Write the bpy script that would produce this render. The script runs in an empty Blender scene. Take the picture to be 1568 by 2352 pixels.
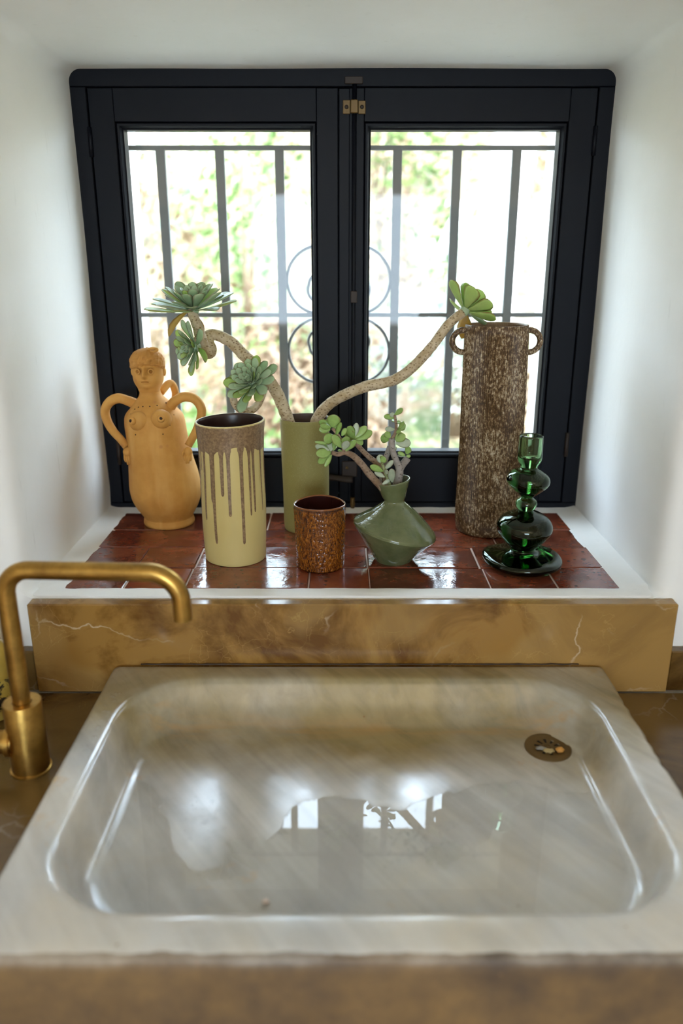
import bpy, math, random
from math import sin, cos, pi, radians, sqrt, exp
from mathutils import Vector, Matrix, noise

# ------------------------------------------------------------------ camera, sky, sun, exposure
scn = bpy.context.scene
COL = scn.collection
cam_d = bpy.data.cameras.new('camera')
cam_d.sensor_fit = 'VERTICAL'; cam_d.sensor_height = 36.0; cam_d.sensor_width = 24.0
cam_d.lens = 1795.0 / 2352.0 * 36.0
cam_d.clip_start = 0.02; cam_d.clip_end = 200
cam_d.dof.use_dof = True; cam_d.dof.focus_distance = 1.40; cam_d.dof.aperture_fstop = 1.9
cam = bpy.data.objects.new('camera', cam_d); COL.objects.link(cam)
cam.location = (0, 0, 1.54); cam.rotation_euler = (radians(90 - 18.2), 0, 0)
scn.camera = cam

world = bpy.data.worlds.new('sky'); scn.world = world; world.use_nodes = True
_bg = world.node_tree.nodes['Background']
_bg.inputs['Color'].default_value = (0.66, 0.83, 1.0, 1); _bg.inputs['Strength'].default_value = 10.0

sun_d = bpy.data.lights.new('sun', 'SUN'); sun_d.energy = 6.5; sun_d.angle = radians(0.6); sun_d.color = (1.0, 0.94, 0.84)
sun = bpy.data.objects.new('sun', sun_d); COL.objects.link(sun)
sun.rotation_euler = Vector((-0.45, 0.62, -0.85)).to_track_quat('-Z', 'Y').to_euler()
sun.location = (3, -4, 9)

# warm fill light, added unseen behind the camera to brighten the front surfaces
fill_d = bpy.data.lights.new('warm_fill_light', 'AREA'); fill_d.shape = 'RECTANGLE'; fill_d.size = 2.6; fill_d.size_y = 1.8
fill_d.energy = 8.0; fill_d.color = (1.0, 0.74, 0.44)
fill = bpy.data.objects.new('warm_fill_light', fill_d); COL.objects.link(fill); fill.location = (0.15, -1.3, 2.5)
fill.rotation_euler = Vector((0.0, 0.75, -0.66)).to_track_quat('-Z', 'Y').to_euler()

def portal(loc, rot, sx, sy):
    d = bpy.data.lights.new('daylight_portal', 'AREA'); d.shape = 'RECTANGLE'; d.size = sx; d.size_y = sy
    d.cycles.is_portal = True
    o = bpy.data.objects.new('daylight_portal', d); COL.objects.link(o); o.location = loc; o.rotation_euler = rot
portal((0, 1.97, 1.45), (radians(-90), 0, 0), 1.0, 0.9)
portal((0.0, -2.62, 1.50), (radians(90), 0, 0), 1.3, 0.9)

vs = scn.view_settings
vs.view_transform = 'Standard'; vs.look = 'None'; vs.exposure = 0.95; vs.gamma = 1.0; vs.use_curve_mapping = False
scn.cycles.max_bounces = 12; scn.cycles.diffuse_bounces = 5; scn.cycles.glossy_bounces = 5
scn.cycles.transmission_bounces = 10; scn.cycles.transparent_max_bounces = 16
scn.cycles.sample_clamp_indirect = 6.0
scn.cycles.caustics_reflective = False

# ------------------------------------------------------------------ helpers
random.seed(7)
PW = {}                                                     # world matrix of every parent

def tag(o, label=None, cat=None, group=None, kind=None):
    if label: o['label'] = label
    if cat: o['category'] = cat
    if group: o['group'] = group
    if kind: o['kind'] = kind
    return o

def attach(o, parent, M):
    if parent is not None:
        o.parent = parent; o.matrix_parent_inverse = PW[parent.name].inverted()
    o.matrix_basis = M; PW[o.name] = M
    return o

def empty(name, loc, parent=None):
    o = bpy.data.objects.new(name, None); o.empty_display_size = 0.02; COL.objects.link(o)
    return attach(o, parent, Matrix.Translation(Vector(loc)))

def mesh(name, V, F, smooth=True, sharp=None):
    me = bpy.data.meshes.new(name); me.from_pydata([tuple(v) for v in V], [], F)
    me.validate(); me.update()
    if smooth:
        me.polygons.foreach_set('use_smooth', [True] * len(me.polygons))
        if sharp: me.set_sharp_from_angle(angle=radians(sharp))
    return me

def obj(name, V, F, mat, parent=None, smooth=True, sharp=None, loc=None):
    """one mesh object; V are world coordinates, the origin goes to loc"""
    if loc is None:
        n = len(V); loc = (sum(v[0] for v in V) / n, sum(v[1] for v in V) / n, min(v[2] for v in V))
    L = Vector(loc)
    me = mesh(name, [Vector(v) - L for v in V], F, smooth, sharp)
    if mat: me.materials.append(mat)
    o = bpy.data.objects.new(name, me); COL.objects.link(o)
    return attach(o, parent, Matrix.Translation(L))

def inst(name, me, parent, M):
    o = bpy.data.objects.new(name, me); COL.objects.link(o)
    return attach(o, parent, M)

def box(x0, x1, y0, y1, z0, z1, b=0.0):
    """box with chamfered edges"""
    if b <= 0:
        V = [(x, y, z) for z in (z0, z1) for y in (y0, y1) for x in (x0, x1)]
        return V, [(0, 2, 3, 1), (4, 5, 7, 6), (0, 1, 5, 4), (2, 6, 7, 3), (0, 4, 6, 2), (1, 3, 7, 5)]
    V = []; idx = {}
    for sx in (0, 1):
        for sy in (0, 1):
            for sz in (0, 1):
                c = [(x0, x1)[sx], (y0, y1)[sy], (z0, z1)[sz]]; d = [b if s == 0 else -b for s in (sx, sy, sz)]
                for ax in range(3):
                    p = list(c)
                    for k in range(3):
                        if k != ax: p[k] += d[k]
                    idx[(sx, sy, sz, ax)] = len(V); V.append(tuple(p))
    F = []
    for ax in range(3):
        o = [k for k in range(3) if k != ax]
        for s in (0, 1):
            q = []
            for a, bb in ((0, 0), (1, 0), (1, 1), (0, 1)):
                key = [0, 0, 0]; key[ax] = s; key[o[0]] = a; key[o[1]] = bb
                q.append(idx[(key[0], key[1], key[2], ax)])
            F.append(tuple(q))
    for ax in range(3):
        o = [k for k in range(3) if k != ax]
        for a in (0, 1):
            for bb in (0, 1):
                q = []
                for s, w in ((0, 0), (1, 0), (1, 1), (0, 1)):
                    key = [0, 0, 0]; key[ax] = s; key[o[0]] = a; key[o[1]] = bb
                    q.append(idx[(key[0], key[1], key[2], o[w])])
                F.append(tuple(q))
    for sx in (0, 1):
        for sy in (0, 1):
            for sz in (0, 1):
                F.append(tuple(idx[(sx, sy, sz, k)] for k in range(3)))
    return V, orient(V, F)

def orient(V, F):
    """turn the faces of a convex shape outwards"""
    n = len(V); c = Vector((sum(v[0] for v in V) / n, sum(v[1] for v in V) / n, sum(v[2] for v in V) / n)); R = []
    for f in F:
        p = [Vector(V[i]) for i in f]; nn = (p[1] - p[0]).cross(p[2] - p[0]); m = sum(p, Vector()) / len(p)
        R.append(tuple(reversed(f)) if nn.dot(m - c) < 0 else tuple(f))
    return R

def join(*parts):
    V = []; F = []
    for v, f in parts:
        k = len(V); V += [tuple(p) for p in v]; F += [tuple(i + k for i in q) for q in f]
    return V, F

def lathe(profile, segs=64, cx=0, cy=0, z0=0, warp=None, cap0=True, cap1=False):
    """profile = [(r, z[, dx, dy])]; first ring may be closed with a fan"""
    V = []; F = []; n = len(profile)
    for p in profile:
        r, z = p[0], p[1]; dx = p[2] if len(p) > 2 else 0; dy = p[3] if len(p) > 3 else 0
        for k in range(segs):
            a = 2 * pi * k / segs                    # a = 0 looks to -y (the room)
            q = Vector((r * sin(a) + dx, -r * cos(a) + dy, z))
            if warp: q = warp(q, a, r, z)
            V.append((q.x + cx, q.y + cy, q.z + z0))
    for i in range(n - 1):
        for k in range(segs):
            k2 = (k + 1) % segs
            F.append((i * segs + k, i * segs + k2, (i + 1) * segs + k2, (i + 1) * segs + k))
    if cap0: F.append(tuple(reversed(range(segs))))
    if cap1: F.append(tuple((n - 1) * segs + k for k in range(segs)))
    return V, F

def catmull(pts, m=6):
    P = [Vector(p) for p in pts]; P = [2 * P[0] - P[1]] + P + [2 * P[-1] - P[-2]]; R = []
    for i in range(1, len(P) - 2):
        a, b, c, d = P[i - 1], P[i], P[i + 1], P[i + 2]
        for k in range(m):
            t = k / m
            R.append(0.5 * ((2 * b) + (c - a) * t + (2 * a - 5 * b + 4 * c - d) * t * t + (3 * b - a - 3 * c + d) * t ** 3))
    R.append(P[-2]); return R

def tube(pts, rad, segs=14, caps=True, flat=1.0, wob=0.0):
    """rad: number or list interpolated along the path"""
    P = [Vector(p) for p in pts]; n = len(P)
    def R(i):
        if not isinstance(rad, (list, tuple)): return rad
        t = i / (n - 1) * (len(rad) - 1); k = min(int(t), len(rad) - 2); return rad[k] + (rad[k + 1] - rad[k]) * (t - k)
    T = [(P[min(i + 1, n - 1)] - P[max(i - 1, 0)]).normalized() for i in range(n)]
    N = T[0].orthogonal().normalized(); V = []; F = []
    for i in range(n):
        N = (N - T[i] * N.dot(T[i])).normalized(); B = T[i].cross(N); r = R(i)
        for k in range(segs):
            a = 2 * pi * k / segs
            w = 1 + (wob * noise.noise(P[i] * 90 + Vector((k, 0, 0))) if wob else 0)
            V.append(P[i] + (N * cos(a) + B * sin(a) * flat) * r * w)
    for i in range(n - 1):
        for k in range(segs):
            k2 = (k + 1) % segs; F.append((i * segs + k, i * segs + k2, (i + 1) * segs + k2, (i + 1) * segs + k))
    if caps:
        F.append(tuple(reversed(range(segs)))); F.append(tuple((n - 1) * segs + k for k in range(segs)))
    return V, F

def ball(c, rx, ry, rz, n=16, m=10, fn=None):
    V = []; F = []
    for i in range(m + 1):
        t = pi * i / m
        for k in range(n):
            a = 2 * pi * k / n; d = Vector((sin(t) * cos(a), sin(t) * sin(a), cos(t))); s = fn(d) if fn else 1
            V.append((c[0] + d.x * rx * s, c[1] + d.y * ry * s, c[2] + d.z * rz * s))
    for i in range(m):
        for k in range(n):
            k2 = (k + 1) % n; F.append((i * n + k, (i + 1) * n + k, (i + 1) * n + k2, i * n + k2))
    return V, F

def rrect(a0, a1, b0, b1, r, K=8, M=10):
    """rounded rectangle, counter-clockwise, constant point count; r = radius or 4 (bl, br, tr, tl)"""
    if not isinstance(r, (tuple, list)): r = (r,) * 4
    C = [(a0 + r[0], b0 + r[0], pi, r[0]), (a1 - r[1], b0 + r[1], 1.5 * pi, r[1]), (a1 - r[2], b1 - r[2], 0, r[2]), (a0 + r[3], b1 - r[3], 0.5 * pi, r[3])]
    out = []
    for i in range(4):
        ca, cb, t, q = C[i]
        arc = [(ca + q * cos(t + 0.5 * pi * k / K), cb + q * sin(t + 0.5 * pi * k / K)) for k in range(K + 1)]
        out += arc
        ca2, cb2, t2, q2 = C[(i + 1) % 4]; nx = (ca2 + q2 * cos(t2), cb2 + q2 * sin(t2)); p = arc[-1]
        out += [(p[0] + (nx[0] - p[0]) * j / (M + 1), p[1] + (nx[1] - p[1]) * j / (M + 1)) for j in range(1, M + 1)]
    return out

def loft(loops, flip=False, cap0=False, cap1=False):
    n = len(loops[0]); V = [p for L in loops for p in L]; F = []
    for i in range(len(loops) - 1):
        for k in range(n):
            k2 = (k + 1) % n; q = (i * n + k, i * n + k2, (i + 1) * n + k2, (i + 1) * n + k)
            F.append(tuple(reversed(q)) if flip else q)
    if cap0: F.append(tuple(range(n)) if flip else tuple(reversed(range(n))))
    if cap1:
        k = (len(loops) - 1) * n; q = tuple(range(k, k + n)); F.append(tuple(reversed(q)) if flip else q)
    return V, F

# ------------------------------------------------------------------ materials
class NT:
    def __init__(s, name):
        s.m = bpy.data.materials.new(name); s.m.use_nodes = True; s.t = s.m.node_tree; s.n = s.t.nodes
        s.b = s.n['Principled BSDF']; s.out = s.n['Material Output']
    def add(s, typ, **kw):
        x = s.n.new(typ)
        for k, v in kw.items(): setattr(x, k, v)
        return x
    def link(s, a, b): s.t.links.new(a, b)
    def coord(s, scale=(1, 1, 1), rot=(0, 0, 0), kind='Object'):
        c = s.add('ShaderNodeTexCoord'); m = s.add('ShaderNodeMapping'); s.link(c.outputs[kind], m.inputs['Vector'])
        m.inputs['Scale'].default_value = scale; m.inputs['Rotation'].default_value = rot; return m.outputs['Vector']
    def noise(s, vec, scale, detail=4, rough=0.55, dist=0.0):
        x = s.add('ShaderNodeTexNoise'); s.link(vec, x.inputs['Vector']); x.inputs['Scale'].default_value = scale
        x.inputs['Detail'].default_value = detail; x.inputs['Roughness'].default_value = rough; x.inputs['Distortion'].default_value = dist
        return x.outputs['Fac']
    def voronoi(s, vec, scale, feature='F1', out='Distance', rnd=1.0):
        x = s.add('ShaderNodeTexVoronoi', feature=feature); s.link(vec, x.inputs['Vector']); x.inputs['Scale'].default_value = scale
        x.inputs['Randomness'].default_value = rnd; return x.outputs[out]
    def ramp(s, fac, stops, interp='LINEAR'):
        x = s.add('ShaderNodeValToRGB'); x.color_ramp.interpolation = interp; e = x.color_ramp.elements
        while len(e) < len(stops): e.new(0.5)
        for i, (p, c) in enumerate(stops):
            e[i].position = p; e[i].color = (c, c, c, 1) if isinstance(c, (int, float)) else (*c, 1)
        s.link(fac, x.inputs['Fac']); return x.outputs['Color']
    def mix(s, fac, a, b, blend='MIX'):
        x = s.add('ShaderNodeMix', data_type='RGBA', blend_type=blend)
        for v, i in ((fac, 0), (a, 6), (b, 7)):
            if isinstance(v, (int, float)): x.inputs[i].default_value = v
            elif isinstance(v, (tuple, list)): x.inputs[i].default_value = (*v, 1)
            else: s.link(v, x.inputs[i])
        return x.outputs[2]
    def math(s, op, a, b=0.0, clamp=False):
        x = s.add('ShaderNodeMath', operation=op, use_clamp=clamp)
        for v, i in ((a, 0), (b, 1)):
            if isinstance(v, (int, float)): x.inputs[i].default_value = v
            else: s.link(v, x.inputs[i])
        return x.outputs[0]
    def attr(s, name): return s.add('ShaderNodeAttribute', attribute_name=name)
    def bump(s, h, strength=0.3, dist=0.002, normal=None):
        x = s.add('ShaderNodeBump'); x.inputs['Strength'].default_value = strength; x.inputs['Distance'].default_value = dist
        s.link(h, x.inputs['Height'])
        if normal: s.link(normal, x.inputs['Normal'])
        s.link(x.outputs['Normal'], s.b.inputs['Normal']); return x.outputs['Normal']
    def set(s, color=None, rough=None, metal=None, spec=None, coat=None):
        for v, nme in ((color, 'Base Color'), (rough, 'Roughness'), (metal, 'Metallic'), (spec, 'Specular IOR Level'), (coat, 'Coat Weight')):
            if v is None: continue
            if isinstance(v, (int, float)): s.b.inputs[nme].default_value = v
            elif isinstance(v, (tuple, list)): s.b.inputs[nme].default_value = (*v, 1)
            else: s.link(v, s.b.inputs[nme])
        return s.m

def m_plaster():
    t = NT('white_plaster'); v = t.coord(kind='Object')
    c = t.mix(t.ramp(t.noise(v, 3.0, 5), [(0.35, 0.0), (0.7, 1.0)]), (0.86, 0.855, 0.83), (0.80, 0.79, 0.755))
    streak = t.noise(t.coord((9, 9, 1.1)), 6.0, 6, 0.7)
    c = t.mix(t.ramp(streak, [(0.63, 0.0), (0.76, 0.4)]), c, (0.55, 0.53, 0.50))
    c = t.mix(t.ramp(t.voronoi(v, 34), [(0.0, 0.7), (0.035, 0.7), (0.05, 0.0)]), c, c)
    t.bump(t.noise(v, 14.0, 6, 0.55), 0.25, 0.004)
    return t.set(c, 0.6, spec=0.3)
def m_flat(name, color, rough=0.8, metal=0.0, spec=0.5):
    t = NT(name); v = t.coord(); c = t.mix(t.noise(v, 12, 4), tuple(k * 0.88 for k in color), tuple(min(1, k * 1.1) for k in color))
    return t.set(c, rough, metal, spec)
def m_white_marble(wet=False):
    t = NT('wet_white_marble' if wet else 'white_marble'); v = t.coord()
    rv = t.coord((1, 1, 1), (0, 0, radians(53))); m2 = t.add('ShaderNodeMapping'); t.link(rv, m2.inputs['Vector']); m2.inputs['Scale'].default_value = (1.6, 13, 9)
    w = t.noise(m2.outputs['Vector'], 2.2, 6, 0.6, 0.5)
    w = t.math('ADD', t.math('MULTIPLY', w, 0.6), t.math('MULTIPLY', t.noise(v, 7.0, 6, 0.6, 0.4), 0.4))
    c = t.mix(t.ramp(w, [(0.33, 0.0), (0.62, 1.0)]), (0.44, 0.435, 0.42), (0.66, 0.655, 0.64))
    c = t.mix(t.ramp(t.noise(v, 5.0, 5, 0.6), [(0.46, 0.0), (0.78, 0.7)]), c, (0.74, 0.64, 0.47))
    c = t.mix(t.ramp(t.noise(t.coord((1, 1, 1), (0.3, 0.2, 0)), 13.0, 6, 0.7), [(0.63, 0.0), (0.74, 0.7)]), c, (0.64, 0.43, 0.22))
    # old patina and painted-in shade on the vertical front face, rust bloom at the foot of the back wall
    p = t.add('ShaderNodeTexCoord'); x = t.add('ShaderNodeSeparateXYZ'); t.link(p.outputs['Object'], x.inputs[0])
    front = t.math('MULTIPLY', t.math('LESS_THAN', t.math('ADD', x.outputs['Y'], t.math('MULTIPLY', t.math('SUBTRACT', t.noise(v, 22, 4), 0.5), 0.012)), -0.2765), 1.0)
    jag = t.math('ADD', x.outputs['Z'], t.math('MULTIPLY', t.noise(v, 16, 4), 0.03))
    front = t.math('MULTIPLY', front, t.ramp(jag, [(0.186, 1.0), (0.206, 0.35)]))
    pat_shade = t.mix(t.ramp(t.noise(v, 8, 6, 0.65), [(0.36, 0.0), (0.64, 1.0)]), (0.048, 0.021, 0.003), (0.185, 0.100, 0.022))
    c = t.mix(t.math('MULTIPLY', front, 0.97), c, pat_shade)
    back = t.math('MULTIPLY', t.ramp(t.math('ADD', x.outputs['Y'], t.math('MULTIPLY', t.math('SUBTRACT', t.noise(v, 6, 4), 0.5), 0.16)), [(0.02, 0.0), (0.15, 0.92)]), t.ramp(t.noise(v, 4.5, 5), [(0.30, 0.55), (0.6, 1.0)]))
    c = t.mix(back, c, t.mix(t.ramp(w, [(0.35, 0.0), (0.62, 1.0)]), (0.16, 0.118, 0.038), (0.31, 0.225, 0.078)))
    by = t.math('SUBTRACT', x.outputs['Y'], 0.186); by = t.math('ABSOLUTE', by)
    rust = t.math('MULTIPLY', t.ramp(by, [(0.0, 1.0), (0.03, 0.0)]), t.ramp(t.noise(t.coord((5, 30, 30)), 2.0, 4), [(0.42, 0.0), (0.70, 0.7)]))
    rust = t.math('MULTIPLY', rust, t.math('LESS_THAN', x.outputs['Z'], 0.16))
    c = t.mix(rust, c, (0.46, 0.26, 0.09))
    spk = t.ramp(t.voronoi(v, 26), [(0.0, 1.0), (0.04, 1.0), (0.06, 0.0)])
    c = t.mix(t.math('MULTIPLY', spk, t.ramp(t.noise(v, 6), [(0.5, 0.0), (0.6, 0.8)])), c, (0.25, 0.13, 0.05))
    t.bump(t.noise(v, 60, 4, 0.6), 0.12, 0.001)
    r = t.ramp(t.noise(v, 18, 4), [(0.3, 0.13), (0.7, 0.25)])
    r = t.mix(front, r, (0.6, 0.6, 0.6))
    return t.set(c, r if not wet else 0.5, spec=0.85 if not wet else 0.05)
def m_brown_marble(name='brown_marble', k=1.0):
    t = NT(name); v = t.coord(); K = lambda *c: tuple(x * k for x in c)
    c = t.mix(t.ramp(t.noise(v, 6.0, 6, 0.62, 0.8), [(0.40, 0.0), (0.56, 1.0)]), K(0.13, 0.054, 0.008), K(0.31, 0.165, 0.040))
    c = t.mix(t.ramp(t.noise(v, 2.6, 3), [(0.46, 0.0), (0.5, 0.6)]), c, K(0.37, 0.225, 0.075))
    wn = t.add('ShaderNodeTexNoise'); t.link(v, wn.inputs['Vector']); wn.inputs['Scale'].default_value = 15.0; wn.inputs['Detail'].default_value = 5.0
    va = t.add('ShaderNodeVectorMath', operation='MULTIPLY_ADD'); t.link(wn.outputs['Color'], va.inputs[0]); va.inputs[1].default_value = (0.085, 0.085, 0.085); t.link(v, va.inputs[2])
    fine = t.voronoi(va.outputs[0], 30, 'DISTANCE_TO_EDGE')
    c = t.mix(t.math('MULTIPLY', t.ramp(fine, [(0.0, 0.4), (0.02, 0.0)]), t.ramp(t.noise(v, 11, 3), [(0.48, 0.0), (0.6, 1.0)])), c, K(0.52, 0.33, 0.11))
    vein = t.voronoi(va.outputs[0], 4.2, 'DISTANCE_TO_EDGE')
    c = t.mix(t.math('MULTIPLY', t.ramp(vein, [(0.0, 0.9), (0.003, 0.7), (0.009, 0.0)]), t.ramp(t.noise(v, 6, 2), [(0.50, 0.0), (0.62, 0.8)])), c, K(0.66, 0.52, 0.36))
    c = t.mix(t.ramp(t.voronoi(v, 38), [(0.0, 0.9), (0.03, 0.9), (0.045, 0.0)]), c, c)
    return t.set(c, t.ramp(t.noise(v, 25, 4), [(0.3, 0.14), (0.7, 0.26)]), spec=0.55)
def m_tile():
    t = NT('glazed_terracotta'); v = t.coord(); oi = t.add('ShaderNodeObjectInfo')
    off = t.add('ShaderNodeVectorMath', operation='ADD'); t.link(v, off.inputs[0]); t.link(oi.outputs['Random'], off.inputs[1])
    v = off.outputs[0]
    c = t.mix(oi.outputs['Random'], (0.085, 0.020, 0.010), (0.19, 0.040, 0.017))
    c = t.mix(t.ramp(t.noise(v, 16, 5, 0.65), [(0.42, 0.0), (0.68, 0.7)]), c, (0.27, 0.075, 0.034))
    c = t.mix(t.ramp(t.noise(v, 10, 3), [(0.52, 0.0), (0.72, 0.7)]), c, (0.06, 0.018, 0.012))
    sp = t.ramp(t.voronoi(v, 75), [(0.0, 1.0), (0.16, 1.0), (0.26, 0.0)])
    c = t.mix(t.math('MULTIPLY', sp, t.ramp(t.noise(v, 22, 3), [(0.52, 0.0), (0.6, 0.9)])), c, (0.03, 0.022, 0.03))
    n = t.bump(t.noise(v, 26, 4, 0.6), 0.32, 0.003)
    return t.set(c, t.ramp(t.noise(v, 20, 4), [(0.35, 0.08), (0.7, 0.24)]), spec=0.7)
def m_brass():
    t = NT('aged_brass'); v = t.coord()
    c = t.mix(t.ramp(t.noise(v, 30, 6, 0.65), [(0.38, 0.0), (0.66, 1.0)]), (0.50, 0.30, 0.075), (0.28, 0.160, 0.042))
    return t.set(c, t.ramp(t.noise(v, 40, 4), [(0.3, 0.28), (0.7, 0.42)]), 1.0)
def m_clay():
    t = NT('ochre_earthenware'); v = t.coord()
    c = t.mix(t.ramp(t.noise(v, 14, 5, 0.6), [(0.35, 0.0), (0.7, 1.0)]), (0.60, 0.30, 0.070), (0.45, 0.195, 0.034))
    c = t.mix(t.ramp(t.noise(t.coord((26, 26, 3)), 1.5, 3), [(0.52, 0.0), (0.7, 0.4)]), c, (0.66, 0.37, 0.11))
    c = t.mix(t.math('MULTIPLY', t.ramp(t.voronoi(v, 42), [(0.0, 1.0), (0.09, 1.0), (0.2, 0.0)]), t.ramp(t.noise(v, 19, 2), [(0.55, 0.0), (0.62, 0.55)])), c, (0.42, 0.17, 0.05))
    t.bump(t.noise(v, 120, 4, 0.6), 0.2, 0.001)
    return t.set(c, 0.72, spec=0.3)
def m_glass_sheet(name, ior, tint=(1, 1, 1), rough=0.0, bump=None):
    t = NT(name); tr = t.add('ShaderNodeBsdfTransparent'); gl = t.add('ShaderNodeBsdfGlossy'); lw = t.add('ShaderNodeLayerWeight'); mx = t.add('ShaderNodeMixShader')
    tr.inputs['Color'].default_value = (*tint, 1); gl.inputs['Roughness'].default_value = rough; lw.inputs['Blend'].default_value = 0.5
    gl.inputs['Color'].default_value = (1, 1, 1, 1); f0 = ((ior - 1) / (ior + 1)) ** 2        # Schlick reflectance of a thin sheet, alike from both sides
    fac = t.math('ADD', f0, t.math('MULTIPLY', t.math('POWER', lw.outputs['Facing'], 5.0), 1 - f0))
    t.link(fac, mx.inputs[0]); t.link(tr.outputs[0], mx.inputs[1]); t.link(gl.outputs[0], mx.inputs[2])
    t.link(mx.outputs[0], t.out.inputs['Surface']); return t.m
def m_solid_glass(name, color, density, surf=(1, 1, 1), ior=1.5):
    t = NT(name); g = t.add('ShaderNodeBsdfGlass'); g.inputs['Color'].default_value = (*surf, 1); g.inputs['Roughness'].default_value = 0.0; g.inputs['IOR'].default_value = ior
    va = t.add('ShaderNodeVolumeAbsorption'); va.inputs['Color'].default_value = (*color, 1); va.inputs['Density'].default_value = density
    t.link(g.outputs[0], t.out.inputs['Surface']); t.link(va.outputs[0], t.out.inputs['Volume']); return t.m
def m_leaf(name, c0, c1, edge, glow=0.3, tint=(0.45, 0.62, 0.10), rough=0.42):
    t = NT(name); v = t.coord(); oi = t.add('ShaderNodeObjectInfo'); a = t.attr('edge')
    c = t.mix(oi.outputs['Random'], c0, c1); c = t.mix(t.ramp(t.noise(v, 3.0, 3), [(0.35, 0.0), (0.75, 0.45)]), c, tuple(min(1, k * 1.35) for k in c1))
    c = t.mix(t.ramp(a.outputs['Fac'], [(0.55, 0.0), (1.0, 0.8)]), c, edge)
    t.set(c, rough, spec=0.4)
    tl = t.add('ShaderNodeBsdfTranslucent'); t.link(t.mix(0.5, c, tint), tl.inputs['Color']); mx = t.add('ShaderNodeMixShader'); mx.inputs[0].default_value = glow
    t.link(t.b.outputs[0], mx.inputs[1]); t.link(tl.outputs[0], mx.inputs[2]); t.link(mx.outputs[0], t.out.inputs['Surface']); return t.m
def m_stem(name, c0, c1, ring):
    t = NT(name); v = t.coord()
    c = t.mix(t.ramp(t.noise(v, 60, 4, 0.6), [(0.38, 0.0), (0.62, 1.0)]), c0, c1)
    c = t.mix(t.ramp(t.voronoi(t.coord((150, 150, 260)), 1.0), [(0.0, 0.9), (0.22, 0.8), (0.34, 0.0)]), c, ring)
    t.bump(t.noise(v, 220, 3), 0.4, 0.001); return t.set(c, 0.75, spec=0.25)

M = dict(
    plaster=m_plaster(), marble=m_white_marble(), wetmarble=m_white_marble(True), brown=m_brown_marble(), browndim=m_brown_marble('brown_marble_dimmed', 0.42), tile=m_tile(), brass=m_brass(), clay=m_clay(),  # worktop copy of the brown marble: dark reflections and wetness painted into the colour
    grout=m_flat('pale_grout', (0.62, 0.50, 0.42), 0.85), cream=m_flat('cream_room_paint', (0.78, 0.70, 0.58), 0.8),
    floor=m_flat('stone_floor', (0.45, 0.33, 0.22), 0.6), wood=m_flat('navy_painted_wood', (0.0022, 0.0028, 0.0055), 0.5, 0, 0.16),
    iron=m_flat('haze_lightened_iron', (0.17, 0.185, 0.185), 0.6), rust=m_flat('rusty_brown_iron', (0.026, 0.015, 0.009), 0.6, 0.2),  # grille iron lightened: glare and haze of the glass painted into its colour
    brassold=m_flat('tarnished_brass_plate', (0.13, 0.075, 0.020), 0.5, 0.4), dark=m_flat('dark_void', (0.008, 0.006, 0.005), 0.8),
    pane=m_glass_sheet('window_glass', 1.25), water=m_glass_sheet('still_water', 1.48, (0.97, 0.975, 0.98), 0.0),
    hole=m_flat('pierced_hole_dark', (0.03, 0.012, 0.006), 0.9), outside=m_flat('outside_render', (0.75, 0.72, 0.66), 0.85),
)

# ------------------------------------------------------------------ the setting: walls with the deep window niche
SILL, RIM, TOP = 1.008, 0.900, 0.846
def bumpy(p, a=0.0035, s=3.2):
    v = Vector(p); return tuple(v + Vector((noise.noise(v * s), noise.noise(v * s + Vector((7, 3, 1))), noise.noise(v * s + Vector((2, 9, 5))))) * a)
def niche_loop(y, g, zb, r=(0.014, 0.014, 0.022, 0.022), amp=1.0):
    L = rrect(-0.508 - g, 0.515 + g, zb, 1.871 + g, r, 8, 22)
    return [bumpy((x, y, z), 0.004 * amp) if z > 1.02 else (x, y, z) for x, z in L]
loops = [niche_loop(1.690, -0.002, 1.0055, amp=0.6)] + [niche_loop(1.672 - 0.05 * i, 0.0, 1.0055) for i in range(10)]
for g, y in ((0.001, 1.200), (0.005, 1.187), (0.012, 1.178), (0.022, 1.1725), (0.034, 1.1705)):
    loops.append(niche_loop(y, g, 1.0055, (0.014 + g,) * 2 + (0.022 + g,) * 2))
loops.append([(x, 1.170, z) for x, z in rrect(-1.70, 1.70, 0.0, 2.60, 0.001, 8, 22)])
V, F = loft(loops, flip=True)
tag(obj('wall_back', V, F, M['plaster'], smooth=True, sharp=50, loc=(0, 1.17, 0)), kind='structure')

# outer half of the thick wall, seen through the panes
ex = [[(x, y, z) for x, z in rrect(-0.485 + g, 0.485 - g, 1.030 + g, 1.852 - g, 0.01, 4, 6)] for y, g in ((1.695, 0.0), (2.02, 0.0))]
ex.append([(x, 2.04, z) for x, z in rrect(-0.50, 0.50, 1.015, 1.867, 0.02, 4, 6)])
ex.append([(x, 2.04, z) for x, z in rrect(-3.2, 3.2, -1.2, 2.75, 0.01, 4, 6)])
V, F = loft([[(x, 1.695, z) for x, z in rrect(-1.7, 1.7, 0.0, 2.6, 0.01, 4, 6)]] + ex)
tag(obj('wall_outside', V, F, M['outside'], sharp=40, loc=(0, 2, 0)), kind='structure')

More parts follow.
